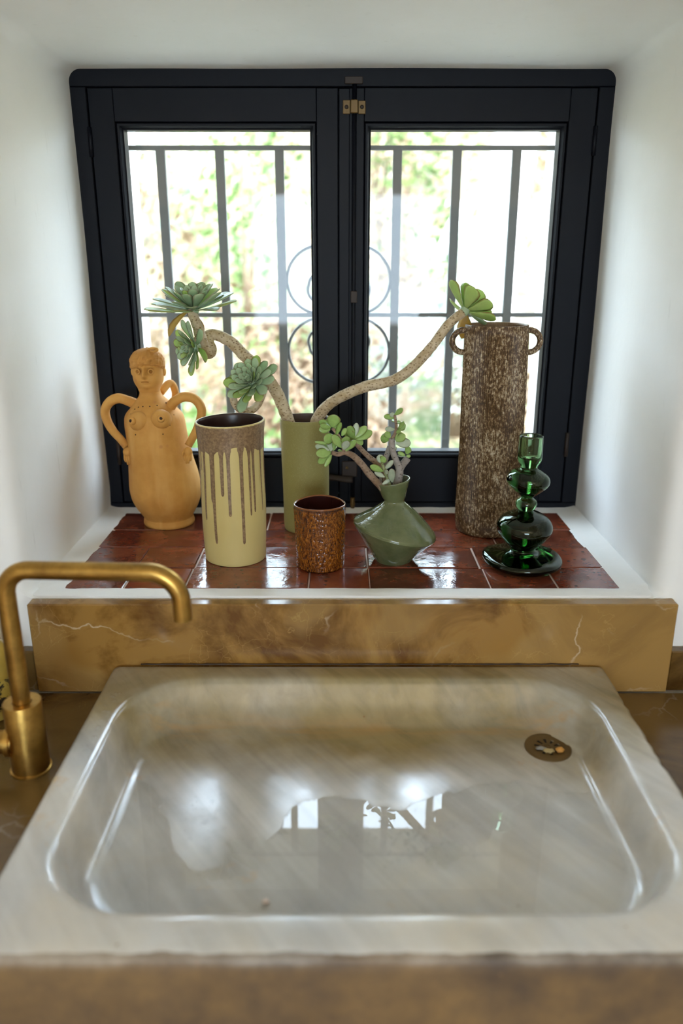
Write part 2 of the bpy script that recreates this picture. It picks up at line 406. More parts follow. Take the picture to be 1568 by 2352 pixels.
def struct(name, parts, mat): return tag(obj(name, *join(*parts), mat, smooth=False), kind='structure')
struct('floor', [box(-1.85, 1.85, -2.75, 1.17, -0.12, 0.0)], M['floor'])
struct('ceiling', [box(-1.85, 1.85, -2.75, 2.04, 2.60, 2.75)], M['plaster'])
struct('wall_left', [box(-1.85, -1.70, -2.75, 2.0, 0.0, 2.60)], M['cream'])
struct('wall_right', [box(1.70, 1.85, -2.75, 2.0, 0.0, 2.60)], M['cream'])
struct('wall_front', [box(-1.70, 1.70, -2.75, -2.60, 0.0, 1.05), box(-1.70, 1.70, -2.75, -2.60, 1.95, 2.60),
                      box(-1.70, -0.65, -2.75, -2.60, 1.05, 1.95), box(0.65, 1.70, -2.75, -2.60, 1.05, 1.95)], M['cream'])
struct('counter_base', [box(-1.70, -0.380, 0.62, 1.168, 0.0, 0.815), box(0.435, 1.70, 0.62, 1.168, 0.0, 0.815), box(-0.380, 0.435, 0.62, 1.168, 0.0, 0.7195)], M['cream'])

# tiled sill in the niche: grout bed, each tile, hand-smeared plaster edge
sill = obj('window_sill', *box(-0.472, 0.472, 1.190, 1.615, 0.995, 1.0070), M['grout'], smooth=False); tag(sill, kind='structure')
rows = [(1.203, 1.2925, [-.468, -.3655, -.2625, -.055, .048, .2515, .364, .468]),
        (1.2955, 1.3970, [-.468, -.3665, -.2620, -.055, .046, .2480, .368, .468]),
        (1.4000, 1.4935, [-.468, -.255, -.055, .140, .300, .468]),
        (1.4965, 1.605, [-.468, -.360, -.150, .045, .250, .468])]
for y0, y1, xs in rows:
    for a, b in zip(xs, xs[1:]):
        g = 0.0016; j = lambda: random.uniform(-0.0012, 0.0012)
        v, f = box(a + g + j(), b - g + j(), y0 + j(), y1 + j(), 1.000, 1.0098, 0.0014)
        cx, cy = (a + b) / 2, (y0 + y1) / 2; tx, ty = random.uniform(-.006, .006), random.uniform(-.006, .006); dz = random.uniform(-0.0005, 0.0006)
        v = [(x, y, z + (dz + (x - cx) * tx + (y - cy) * ty if z > 1.005 else 0)) for x, y, z in v]
        obj('tile', v, f, M['tile'], sill, smooth=False)
def rag(x, y, a=0.0035): return a * noise.noise(Vector((x * 28, y * 28, 1.7))) + 0.4 * a * noise.noise(Vector((x * 110, y * 110, 5)))
NB = 90
def border():
    out = []; inn = []; tops = []
    ob = rrect(-0.508, 0.512, 1.1715, 1.662, 0.012, 4, NB); ib = rrect(-0.4615, 0.4615, 1.2055, 1.601, 0.008, 4, NB)
    def z(x, y, h): return h + 0.0010 * noise.noise(Vector((x * 40, y * 40, 3)))
    L0 = [(x, y, 1.004) for x, y in ob]; L1 = [(x, y, z(x, y, 1.0105 if y < 1.2 else 1.016)) for x, y in ob]
    L2 = [((x * 2 + u) / 3, (y * 2 + w) / 3, z(x, y, 1.0115)) for (x, y), (u, w) in zip(ob, ib)]
    L3 = [((x + u * 4) / 5 + rag(u, w), (y + w * 4) / 5 + rag(w, u), z(u, w, 1.0112)) for (x, y), (u, w) in zip(ob, ib)]
    L4 = [(u + rag(u, w), w + rag(w, u), 1.0090) for u, w in ib]
    return loft([L0, L1, L2, L3, L4])
obj('plaster_edge', *border(), M['plaster'], sill, smooth=True, sharp=60)

# ------------------------------------------------------------------ window
win = empty('window_1', (0, 1.67, 1.012)); tag(win, kind='structure')
W_ = M['wood']
def wbox(name, par, *a, b=0.0012): return obj(name, *box(*a, b), W_, par, smooth=False)
wbox('frame_head', win, -0.530, 0.534, 1.640, 1.694, 1.8400, 1.8900)
wbox('frame_sill', win, -0.530, 0.534, 1.640, 1.694, 0.9980, 1.0225)
wbox('frame_jamb', win, -0.530, -0.4800, 1.640, 1.694, 1.0228, 1.8398)
wbox('frame_jamb', win, 0.4840, 0.534, 1.640, 1.694, 1.0228, 1.8398)
for a in ((-0.4855, -0.470, 1.03, 1.835), (0.474, 0.4895, 1.03, 1.835), (-0.014, 0.004, 1.03, 1.835)): wbox('leak_stop', win, a[0], a[1], 1.6885, 1.6945, a[2], a[3])  # unseen backing strips, added to keep daylight out of the sash gaps
for z0, z1 in ((1.018, 1.029), (1.834, 1.845)): wbox('leak_stop', win, -0.4855, 0.4895, 1.6886, 1.6940, z0, z1)
def bead(x0, x1, z0, z1):
    def L(g, y): return [(x, y, z) for x, z in ((x0 + g, z0 + g), (x1 - g, z0 + g), (x1 - g, z1 - g), (x0 + g, z1 - g))]
    return loft([L(0, 1.652), L(0.003, 1.6465), L(0.007, 1.6465), L(0.010, 1.6515), L(0.013, 1.6535), L(0.013, 1.664), L(0.0, 1.664), L(0, 1.652)], flip=True)
for (sx0, sx1, px0, px1) in ((-0.4785, -0.0065, -0.419, -0.0596), (-0.0045, 0.4825, 0.0554, 0.420)):
    s = empty('sash', ((sx0 + sx1) / 2, 1.67, 1.024), win); z0, z1, q0, q1 = 1.0240, 1.8385, 1.135, 1.769
    wbox('stile', s, sx0, px0 - 0.012, 1.643, 1.688, z0, z1); wbox('stile', s, px1 + 0.012, sx1, 1.643, 1.688, z0, z1)
    wbox('rail', s, px0 - 0.0118, px1 + 0.0118, 1.643, 1.688, q1 + 0.012, z1, b=0.0008); wbox('rail', s, px0 - 0.0118, px1 + 0.0118, 1.643, 1.688, z0, q0 - 0.012, b=0.0008)
    obj('glazing_bead', *bead(px0 - 0.0121, px1 + 0.0121, q0 - 0.0121, q1 + 0.0121), W_, s, smooth=False)
    obj('glazing_rebate', *loft([[(x, y, z) for x, z in ((px0 - g, q0 - g), (px1 + g, q0 - g), (px1 + g, q1 + g), (px0 - g, q1 + g))] for y, g in ((1.6645, 0.0117), (1.6645, 0.0), (1.686, 0.0), (1.686, 0.0117))], flip=True), W_, s, smooth=False)
    obj('pane', *box(px0 - 0.004, px1 + 0.004, 1.6650, 1.6685, q0 - 0.004, q1 + 0.004), M['pane'], s, smooth=False)
wbox('cover_strip', win, -0.005, 0.0155, 1.6385, 1.6425, 1.026, 1.837)
# tall cremone bolt on the meeting stiles
obj('bolt_rod', *tube([(0.0245, 1.6385, 1.014), (0.0245, 1.6385, 1.2), (0.0245, 1.6385, 1.5), (0.0245, 1.6385, 1.851)], 0.0045, 10), M['wood'], win)
obj('bolt_keeper', *box(0.006, 0.040, 1.6335, 1.6400, 1.8435, 1.8560, 0.001), M['rust'], win, smooth=False)
pl = obj('bolt_plate', *join(box(0.0025, 0.0165, 1.6365, 1.6395, 1.793, 1.817, 0.001), box(0.0315, 0.0455, 1.6365, 1.6395, 1.793, 1.816, 0.001), box(0.0168, 0.0312, 1.6310, 1.6395, 1.794, 1.817, 0.0015)), M['brassold'], win, smooth=False)
for x in (0.0095, 0.0385): obj('screw_head', *lathe([(0.0038, 0.0), (0.003, 0.001)], 10, cap1=True), M['rust'], pl); 
for o, x in zip([c for c in bpy.data.objects if c.name.startswith('screw_head')], (0.0095, 0.0385)):
    o.matrix_basis = Matrix.Translation((x, 1.6365, 1.805)) @ Matrix.Rotation(radians(90), 4, 'X')
obj('rod_guide', *box(0.0185, 0.0315, 1.6325, 1.6420, 1.448, 1.471, 0.001), M['rust'], win, smooth=False)
lb = obj('latch_case', *box(0.001, 0.034, 1.632, 1.6420, 1.083, 1.118, 0.0015), M['rust'], win, smooth=False)
obj('knob_pin', *ball((0.0115, 1.631, 1.104), 0.0035, 0.003, 0.0035, 10, 6), M['brassold'], lb)
obj('latch_handle', *tube(catmull([(0.024, 1.629, 1.079), (0.006, 1.627, 1.080), (-0.012, 1.622, 1.084), (-0.028, 1.618, 1.087)], 5), [0.009, 0.0085, 0.007, 0.0075], 10, flat=0.6), M['rust'], win)
obj('rod_foot', *tube([(0.0245, 1.6345, 1.012), (0.0245, 1.6345, 1.022), (0.0245, 1.6345, 1.036)], [0.004, 0.0052, 0.0045], 10), M['brassold'], win)
for x, z in ((-0.4795, 1.745), (-0.4795, 1.135), (0.4832, 1.747), (0.4832, 1.153)):
    obj('hinge', *tube([(x, 1.6395, z - 0.026), (x, 1.6395, z - 0.001), (x, 1.6395, z + 0.001), (x, 1.6395, z + 0.026)], 0.0042, 10), M['rust'] if z < 1.2 else M['wood'], win)

# iron grille outside
gr = empty('window_grille', (0, 1.80, 1.03)); tag(gr, 'grey iron window grille with square bars and scrolls outside panes', 'grille')
G = M['iron']
obj('cross_bar', *box(-0.484, 0.484, 1.7955, 1.8045, 1.749, 1.7585, 0.001), G, gr, smooth=False)
obj('cross_bar', *box(-0.484, 0.484, 1.7955, 1.8045, 1.408, 1.4175, 0.001), G, gr, smooth=False)
obj('cross_bar', *box(-0.484, 0.484, 1.7955, 1.8045, 1.050, 1.0595, 0.001), G, gr, smooth=False)
for x in (-0.381, -0.2565, -0.131, 0.118, 0.2435, 0.369):
    obj('upright_bar', *box(x - 0.0095, x + 0.0095, 1.7945, 1.8055, 1.031, 1.7535, 0.001), G, gr, smooth=False)
for zc, up in ((1.4875, 1), (1.333, -1)):
    for sx, xc in ((-1, -0.0480), (1, 0.0355)):
        pts = []
        for k in range(81):
            t = k / 80; ang = radians(-140 + 640 * t); r = 0.072 if t < 0.45 else max(0.024, 0.072 - 0.048 * (t - 0.45) / 0.33)
            pts.append((xc + sx * r * cos(ang), 1.80, zc + up * r * sin(ang) - up * 0.010 * max(0.0, min(1.0, (t - 0.45) / 0.33))))
        obj('scroll', *tube(pts, 0.0035, 8), G, gr)

# ------------------------------------------------------------------ worktop and upstands
def slab(name, a, label, cat, b=0.0025):
    o = obj(name, *box(*a, b), M['browndim' if name == 'worktop' or a[5] < 0.95 else 'brown'], smooth=False); return tag(o, label, cat)
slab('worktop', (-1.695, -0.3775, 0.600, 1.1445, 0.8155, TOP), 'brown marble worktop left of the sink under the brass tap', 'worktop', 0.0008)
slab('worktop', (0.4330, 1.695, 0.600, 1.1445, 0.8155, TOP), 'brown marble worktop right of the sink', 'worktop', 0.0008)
slab('backsplash', (-0.506, 0.542, 1.1455, 1.1698, TOP + 0.0005, SILL - 0.0010), 'tall honey brown veined marble backsplash slab behind the sink', 'backsplash', 0.002)
slab('backsplash', (-1.695, -0.5070, 1.1500, 1.1698, TOP + 0.0005, 0.920), 'low brown marble upstand strip behind tap at left edge', 'backsplash', 0.002)
slab('backsplash', (0.5430, 1.695, 1.1500, 1.1698, TOP + 0.0005, 0.920), 'low brown marble upstand strip at right edge of picture', 'backsplash', 0.002)

# ------------------------------------------------------------------ marble sink
SX0, SX1, SY0, SY1 = -0.3750, 0.4305, 0.5760, 1.1445
def outer(inset, z, r=0.010, chip=0.0):
    L = []
    for x, y in rrect(SX0 + inset, SX1 - inset, SY0 + inset, SY1 - inset, r, 8, 40):
        if chip and x > SX1 - 0.02 and 0.62 < y < 1.09:
            n = noise.noise(Vector((y * 55, z * 30, 2))) + 0.6 * noise.noise(Vector((y * 160, z * 60, 8)))
            x -= chip * max(0.0, n) * (0.4 + 0.8 * (0.86 < y < 1.04))
        elif chip: x += 0.0006 * noise.noise(Vector((x * 40, y * 40, 1)))
        L.append((x, y, z))
    return L
def inner(inset, z, back=0.0):
    r = max(0.045, 0.108 - inset * 0.55)
    return [(x, y, z) for x, y in rrect(-0.327 + inset, 0.377 - inset * 0.9, 0.636 + inset, 1.095 - inset * (1.0 + back), r, 8, 40)]
fl = 0.840
loops = [outer(0.004, 0.7200), outer(0.0, 0.724), outer(0.0, 0.80), outer(0.0, 0.880), outer(0.0008, 0.8915, 0.010, 0.004), outer(0.0035, 0.8975, 0.010, 0.006), outer(0.009, 0.8998, 0.012, 0.004), outer(0.016, 0.9000, 0.014)]
loops += [inner(-0.013, 0.9000), inner(-0.007, 0.8992), inner(-0.002, 0.8970), inner(0.002, 0.8920), inner(0.006, 0.884), inner(0.0105, 0.872, 0.2), inner(0.0150, 0.860, 0.35), inner(0.0195, 0.850, 0.5),
          inner(0.0245, 0.8440, 0.5), inner(0.0315, 0.8410, 0.4), inner(0.042, fl, 0.3), inner(0.08, fl), inner(0.13, fl), inner(0.18, fl)]
V, F = loft(loops, cap0=True, cap1=True)
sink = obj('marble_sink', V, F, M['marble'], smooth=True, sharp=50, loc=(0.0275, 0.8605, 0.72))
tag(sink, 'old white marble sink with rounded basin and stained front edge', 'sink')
obj('grimy_joint', *tube([(-0.33 + 0.72 * k / 80, 1.1436 + 0.0008 * noise.noise(Vector((k * 0.7, 0, 0))), 0.9004 + 0.001 * noise.noise(Vector((k * 0.5, 3, 0)))) for k in range(81)], [0.001 + 0.0016 * abs(noise.noise(Vector((k * 0.37, 5, 1)))) for k in range(81)], 8), m_flat('black_brown_grime', (0.045, 0.022, 0.008), 0.7), sink)
# drain: brass disc with radial slots over a dark waste
DX, DY = 0.3085, 1.0000
def drain_disc():
    n = 80; rr = [(0.0, .0016), (0.0070, .0016), (0.0105, .0013), (0.0200, .0014), (0.0300, .0016), (0.0325, .0022), (0.0342, .0018), (0.0346, .0)]
    V = []; F = []
    for r, z in rr[1:]:
        for k in range(n): a = 2 * pi * k / n; V.append((DX + r * cos(a), DY + r * sin(a), fl + z))
    for i in range(len(rr) - 2):
        for k in range(n):
            if i == 1 and (k % 8) in (3, 4, 5): continue
            k2 = (k + 1) % n; F.append((i * n + k, (i + 1) * n + k, (i + 1) * n + k2, i * n + k2))
    F.append(tuple(range(n))); return V, F
dr = obj('drain', *drain_disc(), m_flat('dull_drain_brass', (0.16, 0.10, 0.035), 0.42, 0.6), sink, smooth=True, sharp=40)
obj('waste_pipe', *lathe([(0.0, 0.0003), (0.022, 0.0003)], 24, DX, DY, fl, cap0=False), M['dark'], dr)
obj('screw', *lathe([(0.0064, 0.0014), (0.0060, 0.0030), (0.0040, 0.0036), (0.0022, 0.0030), (0.0, 0.0026)], 20, DX, DY, fl, cap0=False), M['brassold'], dr)
def scrap(name, c, s, mat, label, seed):
    o = obj(name, *ball(c, s[0], s[1], s[2], 14, 9, lambda d: 1 + 0.45 * noise.noise(d * 2.3 + Vector((seed, 0, 0)))), mat); tag(o, label, 'food scrap', 'food scraps on the drain')
scrap('food_scrap', (DX + 0.0150, DY - 0.0110, fl + 0.0042), (0.0062, 0.0055, 0.0038), m_flat('orange_scrap', (0.62, 0.30, 0.06), 0.5), 'orange soggy food crumb on the right of the drain', 1)
scrap('food_scrap', (DX - 0.0020, DY - 0.0115, fl + 0.0032), (0.0085, 0.0050, 0.0026), m_flat('straw_scrap', (0.42, 0.32, 0.14), 0.5), 'straw coloured limp food scrap lying at the front of the drain', 5)
scrap('food_scrap', (DX - 0.0120, DY - 0.0050, fl + 0.0031), (0.0075, 0.0040, 0.0022), m_flat('grey_scrap', (0.25, 0.24, 0.22), 0.45), 'greyish wet food scrap on the left of the drain', 9)
scrap('food_scrap', (-0.086, 0.704, 0.8432), (0.0045, 0.0035, 0.0024), m_flat('pale_crumb', (0.78, 0.66, 0.58), 0.4), 'tiny pale crumb on the wet basin floor near the front', 13)

# still water lying in the front of the basin
WATER = [(-0.2959,0.7036),(-0.2977,0.8043),(-0.2964,0.9226),(-0.2851,0.9264),(-0.266,0.915),(-0.2477,0.8874),(-0.236,0.8526),(-0.2183,0.812),(-0.2045,0.7817),(-0.1844,0.7601),(-0.163,0.751),(-0.1472,0.7601),(-0.14,0.7803),(-0.1463,0.7982),(-0.1371,0.8105),(-0.1228,0.8058),(-0.0944,0.8074),(-0.0806,0.8279),(-0.0741,0.856),(-0.054,0.8785),(-0.0248,0.8874),(0.026,0.8856),(0.0453,0.868),(0.0814,0.8611),(0.1022,0.8803),(0.1345,0.8946),(0.1656,0.9038),(0.2036,0.915),(0.2529,0.9188),(0.2872,0.9057),(0.3071,0.8946),(0.3344,0.8965),(0.3468,0.9038),(0.3509,0.7967),(0.3530,0.7036),(0.342,0.675),(-0.285,0.675)]
def water_mesh():
    P = []; n = len(WATER)
    for i in range(n):
        a, b = Vector(WATER[i]), Vector(WATER[(i + 1) % n]); m = max(1, int((b - a).length / 0.004)); free = 3 <= i <= 31
        for k in range(m):
            p = a.lerp(b, k / m)
            if free:
                q = Vector((p.x * 70, p.y * 70, 0.5)); p = p + Vector((noise.noise(q), noise.noise(q + Vector((4, 4, 4))))) * 0.0058 + Vector((noise.noise(q * 3.1), noise.noise(q * 3.1 + Vector((4, 4, 4))))) * 0.0028
            P.append(p)
    n = len(P); N = []
    for i in range(n):
        d = P[(i + 1) % n] - P[i - 1]; d.normalize(); N.append(Vector((d.y, -d.x)))          # inwards for a clockwise outline
    L = [[(p.x, p.y, fl + 0.0001) for p in P], [(p.x + q.x * 0.0006, p.y + q.y * 0.0006, fl + 0.0008) for p, q in zip(P, N)], [(p.x + q.x * 0.0016, p.y + q.y * 0.0016, fl + 0.0012) for p, q in zip(P, N)]]
    V, F = loft(L, flip=True); k = len(V)
    V += L[2]; F.append(tuple(reversed(range(k, k + n)))); return V, F
WM = water_mesh(); k_ = len(WM[1][-1]); kk = len(WM[0]) - k_
obj('wet_floor', [(x, y, fl + 0.00012) for x, y, z in WM[0][:k_]], [tuple(reversed(range(k_)))], M['wetmarble'], sink, smooth=False, loc=(0.0275, 0.8605, 0.72))
tag(obj('water', *WM, M['water'], smooth=True), 'clear shallow water lying in the marble basin', 'water', kind='stuff')
def bubbles():
    ps = []
    for k in range(120):
        x, y = random.gauss(0.085, 0.028), random.gauss(0.803, 0.024); ps.append(ball((x, y, fl + 0.0012), *(random.uniform(0.0008, 0.0026),) * 3, 8, 5))
    for k in range(26):
        x, y = random.gauss(-0.19, 0.02), random.gauss(0.845, 0.035); r = random.uniform(0.0008, 0.0026); ps.append(ball((x, y, fl + 0.0006), r * 1.3, r * 1.3, r * 0.7, 8, 5))
    for k in range(26):
        y = random.uniform(0.90, 1.06); r = random.uniform(0.0012, 0.0034); ps.append(ball((-0.355 + random.gauss(0.008, 0.006), y, 0.9002), r * 1.5, r * 1.5, r * 0.7, 8, 5))
    return join(*ps)
tag(obj('water_drops', *bubbles(), M['water']), 'water drops and bubbles scattered over the wet marble', 'water drops', kind='stuff')

# ------------------------------------------------------------------ brass tap
tap = empty('kitchen_tap', (-0.4415, 0.944, TOP)); tag(tap, 'aged brass swan-neck tap with round body left of the sink', 'tap')
B = M['brass']
obj('base_ring', *lathe([(0.0285, 0.0003), (0.0285, 0.0020), (0.0270, 0.0030)], 48, -0.4415, 0.944, TOP, cap1=True), B, tap, sharp=40)
obj('body', *lathe([(0.0258, 0.003), (0.0258, 0.1070), (0.0250, 0.1085), (0.0130, 0.1085), (0.0128, 0.106)], 64, -0.4415, 0.944, TOP), B, tap, sharp=40)
def arc(c, r, a0, a1, ux, uz, n=12): return [Vector(c) + ux * (r * cos(a0 + (a1 - a0) * k / n)) + uz * (r * sin(a0 + (a1 - a0) * k / n)) for k in range(n + 1)]
dx = Vector((1, -0.045, 0)).normalized(); up = Vector((0, 0, 1)); b0 = Vector((-0.4415, 0.944, 0)); zt = 1.1505
p = [b0 + up * (TOP + 0.100)] + [b0 + up * (TOP + 0.100 + (zt - 0.034 - TOP - 0.1) * k / 6) for k in range(1, 6)]
p += arc(b0 + dx * 0.034 + up * (zt - 0.034), 0.034, pi, pi / 2, dx, up)
p += [b0 + dx * s + up * zt for s in (0.07, 0.11, 0.15, 0.185)]
p += arc(b0 + dx * 0.191 + up * (zt - 0.042), 0.042, pi / 2, 0, dx, up)
p += [b0 + dx * 0.233 + up * (zt - 0.054), b0 + dx * 0.233 + up * (zt - 0.066)]
obj('spout', *tube(p, 0.0122, 24), B, tap, sharp=50)
obj('lever', *tube([(-0.458, 0.936, 0.8955), (-0.475, 0.934, 0.8955), (-0.4760, 0.934, 0.8955), (-0.535, 0.930, 0.8955), (-0.545, 0.930, 0.8955)], [0.0165, 0.0165, 0.0165, 0.0165, 0.0150], 28), B, tap, sharp=40)
obj('lever_collar', *tube([(-0.4595, 0.936, 0.8955), (-0.4660, 0.9355, 0.8955)], 0.0215, 32), B, tap, sharp=40)

bt = empty('soap_bottle', (-0.5555, 1.085, TOP)); tag(bt, 'amber glass soap bottle with black print behind the tap', 'bottle')
prof = [(0.0, 0.0005), (0.033, 0.0005), (0.0355, 0.003), (0.0355, 0.100), (0.034, 0.112), (0.028, 0.123), (0.016, 0.131), (0.0130, 0.136), (0.0130, 0.150)]
t = NT('amber_soap'); v = t.coord(); t.set(t.mix(t.noise(v, 30, 4), (0.36, 0.22, 0.03), (0.60, 0.42, 0.09)), 0.08, spec=0.7); t.b.inputs['Coat Weight'].default_value = 0.6
obj('glass_body', *lathe(prof, 48, -0.5555, 1.085, TOP, cap0=False, cap1=True), t.m, bt, sharp=60)
t = NT('black_bottle_print'); v = t.coord((1, 1, 1)); a = t.ramp(t.noise(v, 42, 4, 0.7, 0.8), [(0.46, 0.0), (0.50, 1.0)]); t.set(t.mix(a, (0.45, 0.31, 0.06), (0.012, 0.009, 0.008)), 0.4)
V = []; F = []
for i in range(9):
    for k in range(25):
        an = radians(-80 + 180 * k / 24); V.append((-0.5555 + 0.0358 * sin(an), 1.085 - 0.0358 * cos(an), TOP + 0.018 + 0.050 * i / 8))
for i in range(8):
    for k in range(24): F.append((i * 25 + k, i * 25 + k + 1, (i + 1) * 25 + k + 1, (i + 1) * 25 + k))
obj('printed_label', V, F, t.m, bt)
obj('pump_cap', *lathe([(0.0140, 0.150), (0.0150, 0.152), (0.0150, 0.168), (0.0120, 0.172), (0.0045, 0.173), (0.0045, 0.195), (0.009, 0.197), (0.009, 0.204)], 28, -0.5555, 1.085, TOP, cap1=True), m_flat('black_pump', (0.02, 0.02, 0.02), 0.4), bt, sharp=40)

Z0 = 1.0102                                                           # glazed face of the sill tiles
# ------------------------------------------------------------------ earthenware figure jug
fx, fy = -0.361, 1.545
fig = empty('figure_jug', (fx, fy, Z0)); tag(fig, 'ochre earthenware jug shaped as a woman with curved arms as handles', 'jug')
FP = [(0.0505, 0.0), (0.0520, 0.004), (0.0505, 0.012), (0.0500, 0.016), (0.0560, 0.026), (0.0620, 0.036), (0.0690, 0.053), (0.0716, 0.068), (0.0720, 0.083), (0.0690, 0.110), (0.0650, 0.135), (0.0625, 0.160), (0.0606, 0.185), (0.0600, 0.208), (0.0566, 0.2266), (0.0443, 0.2415), (0.0338, 0.2529), (0.0255, 0.2620), (0.0215, 0.268), (0.0205, 0.274), (0.0220, 0.281), (0.0260, 0.288), (0.0290, 0.296), (0.0300, 0.306), (0.0300, 0.318), (0.0292, 0.330), (0.0250, 0.342), (0.0160, 0.351), (0.0060, 0.3545)]
def interp(P, z):
    for (r0, a), (r1, b) in zip(P, P[1:]):
        if a <= z <= b: return r0 + (r1 - r0) * (z - a) / (b - a)
    return P[-1][0]
def shift(z):
    T = [(0.0, 0.0025), (0.06, -0.001), (0.11, -0.0035), (0.16, -0.008), (0.21, -0.0125), (0.245, -0.0145), (0.275, -0.0185), (0.36, -0.0185)]
    for (a, p), (b, q) in zip(T, T[1:]):
        if a <= z <= b: return p + (q - p) * (z - a) / (b - a)
    return T[-1][1]
cm = catmull([(r, z, 0) for r, z in FP], 9)
def g(x, s): return exp(-(x / s) ** 2)
def face(q, a, r, z):
    a = (a + pi) % (2 * pi) - pi; d = 0.0
    if z > 0.275:
        d += 0.0105 * g(a + 0.02, 0.14) * g(z - 0.3085, 0.0060) * (1 if z > 0.300 else g(z - 0.300, 0.0032))       # nose
        d += 0.0055 * g(a + 0.02, 0.11) * g(z - 0.318, 0.008)
        d += 0.0034 * g(z - 0.3260, 0.0042) * g(a, 0.85)                                                            # brow
        for s in (-1, 1):
            d -= 0.0060 * g(a + 0.02 - s * 0.42, 0.20) * g(z - 0.3165, 0.0055); d += 0.0030 * g(a + 0.02 - s * 0.42, 0.085) * g(z - 0.3160, 0.0030)
            d += 0.0012 * g(a - s * 0.62, 0.25) * g(z - 0.300, 0.008)                                               # cheeks
        d += 0.0036 * g(a, 0.22) * g(z - 0.2985, 0.0016) + 0.0036 * g(a, 0.20) * g(z - 0.2945, 0.0016) - 0.0022 * g(a, 0.2) * g(z - 0.2965, 0.0010)   # lips
        d += 0.0042 * g(a, 0.35) * g(z - 0.286, 0.005)                                                              # chin
        q.y -= 0.0020
    else:
        d += 0.0010 * sin(a * 3 + z * 30) * g(z - 0.10, 0.08) - 0.0022 * g(a + 0.18, 0.10) * g(z - 0.10, 0.07)
    q.x += d * sin(a) + shift(z); q.y -= d * cos(a); return q
V, F = lathe([(p.x, p.y) for p in cm], 160, fx, fy, Z0, face, cap1=True)
body = obj('body', V, F, M['clay'], fig)
CLD = m_flat('shaded_clay_lines', (0.36, 0.145, 0.026), 0.8, 0, 0.2)  # mouth and pupils: face shading put into a darker clay colour
obj('mouth_line', *tube([(fx - 0.0185 + 0.0292 * sin(w), fy - 0.0032 - 0.0292 * cos(w), Z0 + 0.2963 + 0.0005 * cos(w * 9)) for w in [-0.26 + 0.05 * k for k in range(11)]], 0.0009, 8), CLD, fig)
for sx_ in (-1, 1):
    an = -0.02 + sx_ * 0.42; rr_ = 0.0312; ec = Vector((fx - 0.0185 + rr_ * sin(an), fy - 0.002 - rr_ * cos(an), Z0 + 0.3163)); nn = Vector((sin(an), -cos(an), 0)); tt = Vector((cos(an), sin(an), 0))
    ey = obj('eye', *tube([ec + (tt * cos(w) + up * sin(w)) * 0.0047 + nn * 0.0002 for w in [2 * pi * k / 20 for k in range(21)]], 0.0015, 8), M['clay'], fig)
    obj('pupil', *ball(tuple(ec - nn * 0.0008), 0.0027, 0.0027, 0.0027, 10, 8), CLD, ey)
# hair cap with combed strands
HP = [(0.0312, 0.327), (0.0330, 0.3290), (0.0336, 0.333), (0.0325, 0.340), (0.0280, 0.3485), (0.0200, 0.3550), (0.0100, 0.3585), (0.0015, 0.3595)]
def hair(q, a, r, z):
    aa = (a + pi) % (2 * pi) - pi; n = noise.noise(Vector((sin(a) * 9, cos(a) * 9, z * 160))) + noise.noise(Vector((a * 5, z * 500, 2)))
    k = 1 + 0.055 * n; q.x = q.x * k + shift(0.33); q.y = q.y * k - 0.002
    q.z += -0.0105 * (1 - cos(aa)) / 2 * (1 if z < 0.34 else 0.3) - 0.004 * abs(sin(aa)) * (z < 0.335) + 0.0015 * sin(aa * 2); return q
cmh = catmull([(r, z, 0) for r, z in HP], 6)
hr = obj('hair', *lathe([(p.x, p.y) for p in cmh], 120, fx, fy, Z0, hair, cap1=True, cap0=False), m_flat('umber_clay_hair', (0.46, 0.205, 0.042), 0.75, 0, 0.3), fig)
obj('hair_curl', *tube(catmull([(fx - 0.014, fy - 0.016, Z0 + 0.3555), (fx - 0.005, fy - 0.019, Z0 + 0.3590), (fx + 0.006, fy - 0.016, Z0 + 0.357), (fx + 0.002, fy - 0.021, Z0 + 0.3535), (fx - 0.007, fy - 0.022, Z0 + 0.355)], 5), [0.002, 0.003, 0.003, 0.0025, 0.0015], 10), M['clay'], hr)
for s in (-1, 1): obj('ear', *ball((fx - 0.0185 + s * 0.0305, fy + 0.002, Z0 + 0.312), 0.0042, 0.0055, 0.0085, 14, 10), M['clay'], fig)
def hand(par, a, b, sgn):
    a, b = Vector(a), Vector(b); d = (b - a).normalized(); side = Vector((1, 0, 0)) - d * d.x; side.normalize()
    V, F = ball(a.lerp(b, 0.28), 0.0085, 0.0055, 0.0105, 14, 9); parts = [(V, F)]
    for k in range(4):
        o = side * (-0.0060 + 0.0040 * k); l = (0.80, 0.95, 0.92, 0.78)[k]
        parts.append(tube([a.lerp(b, 0.35) + o * 0.9, a.lerp(b, 0.62) + o + Vector((0, -0.0012, 0)), a.lerp(b, l) + o * 0.85], [0.0026, 0.0025, 0.0018], 8))
    parts.append(tube([a.lerp(b, 0.12) + side * 0.006 * sgn, a.lerp(b, 0.34) + side * 0.0105 * sgn, a.lerp(b, 0.55) + side * 0.0095 * sgn], [0.0026, 0.0025, 0.0018], 8))
    obj('hand', *join(*parts), M['clay'], par)
ARM_L = [(-0.4012, 1.545, 1.2500), (-0.4112, 1.545, 1.2585), (-0.4242, 1.54, 1.2661), (-0.4407, 1.537, 1.2711), (-0.457, 1.535, 1.2648), (-0.4676, 1.533, 1.2487), (-0.465, 1.53, 1.2283), (-0.4535, 1.525, 1.2082), (-0.4386, 1.52, 1.1926), (-0.4275, 1.518, 1.1778)]
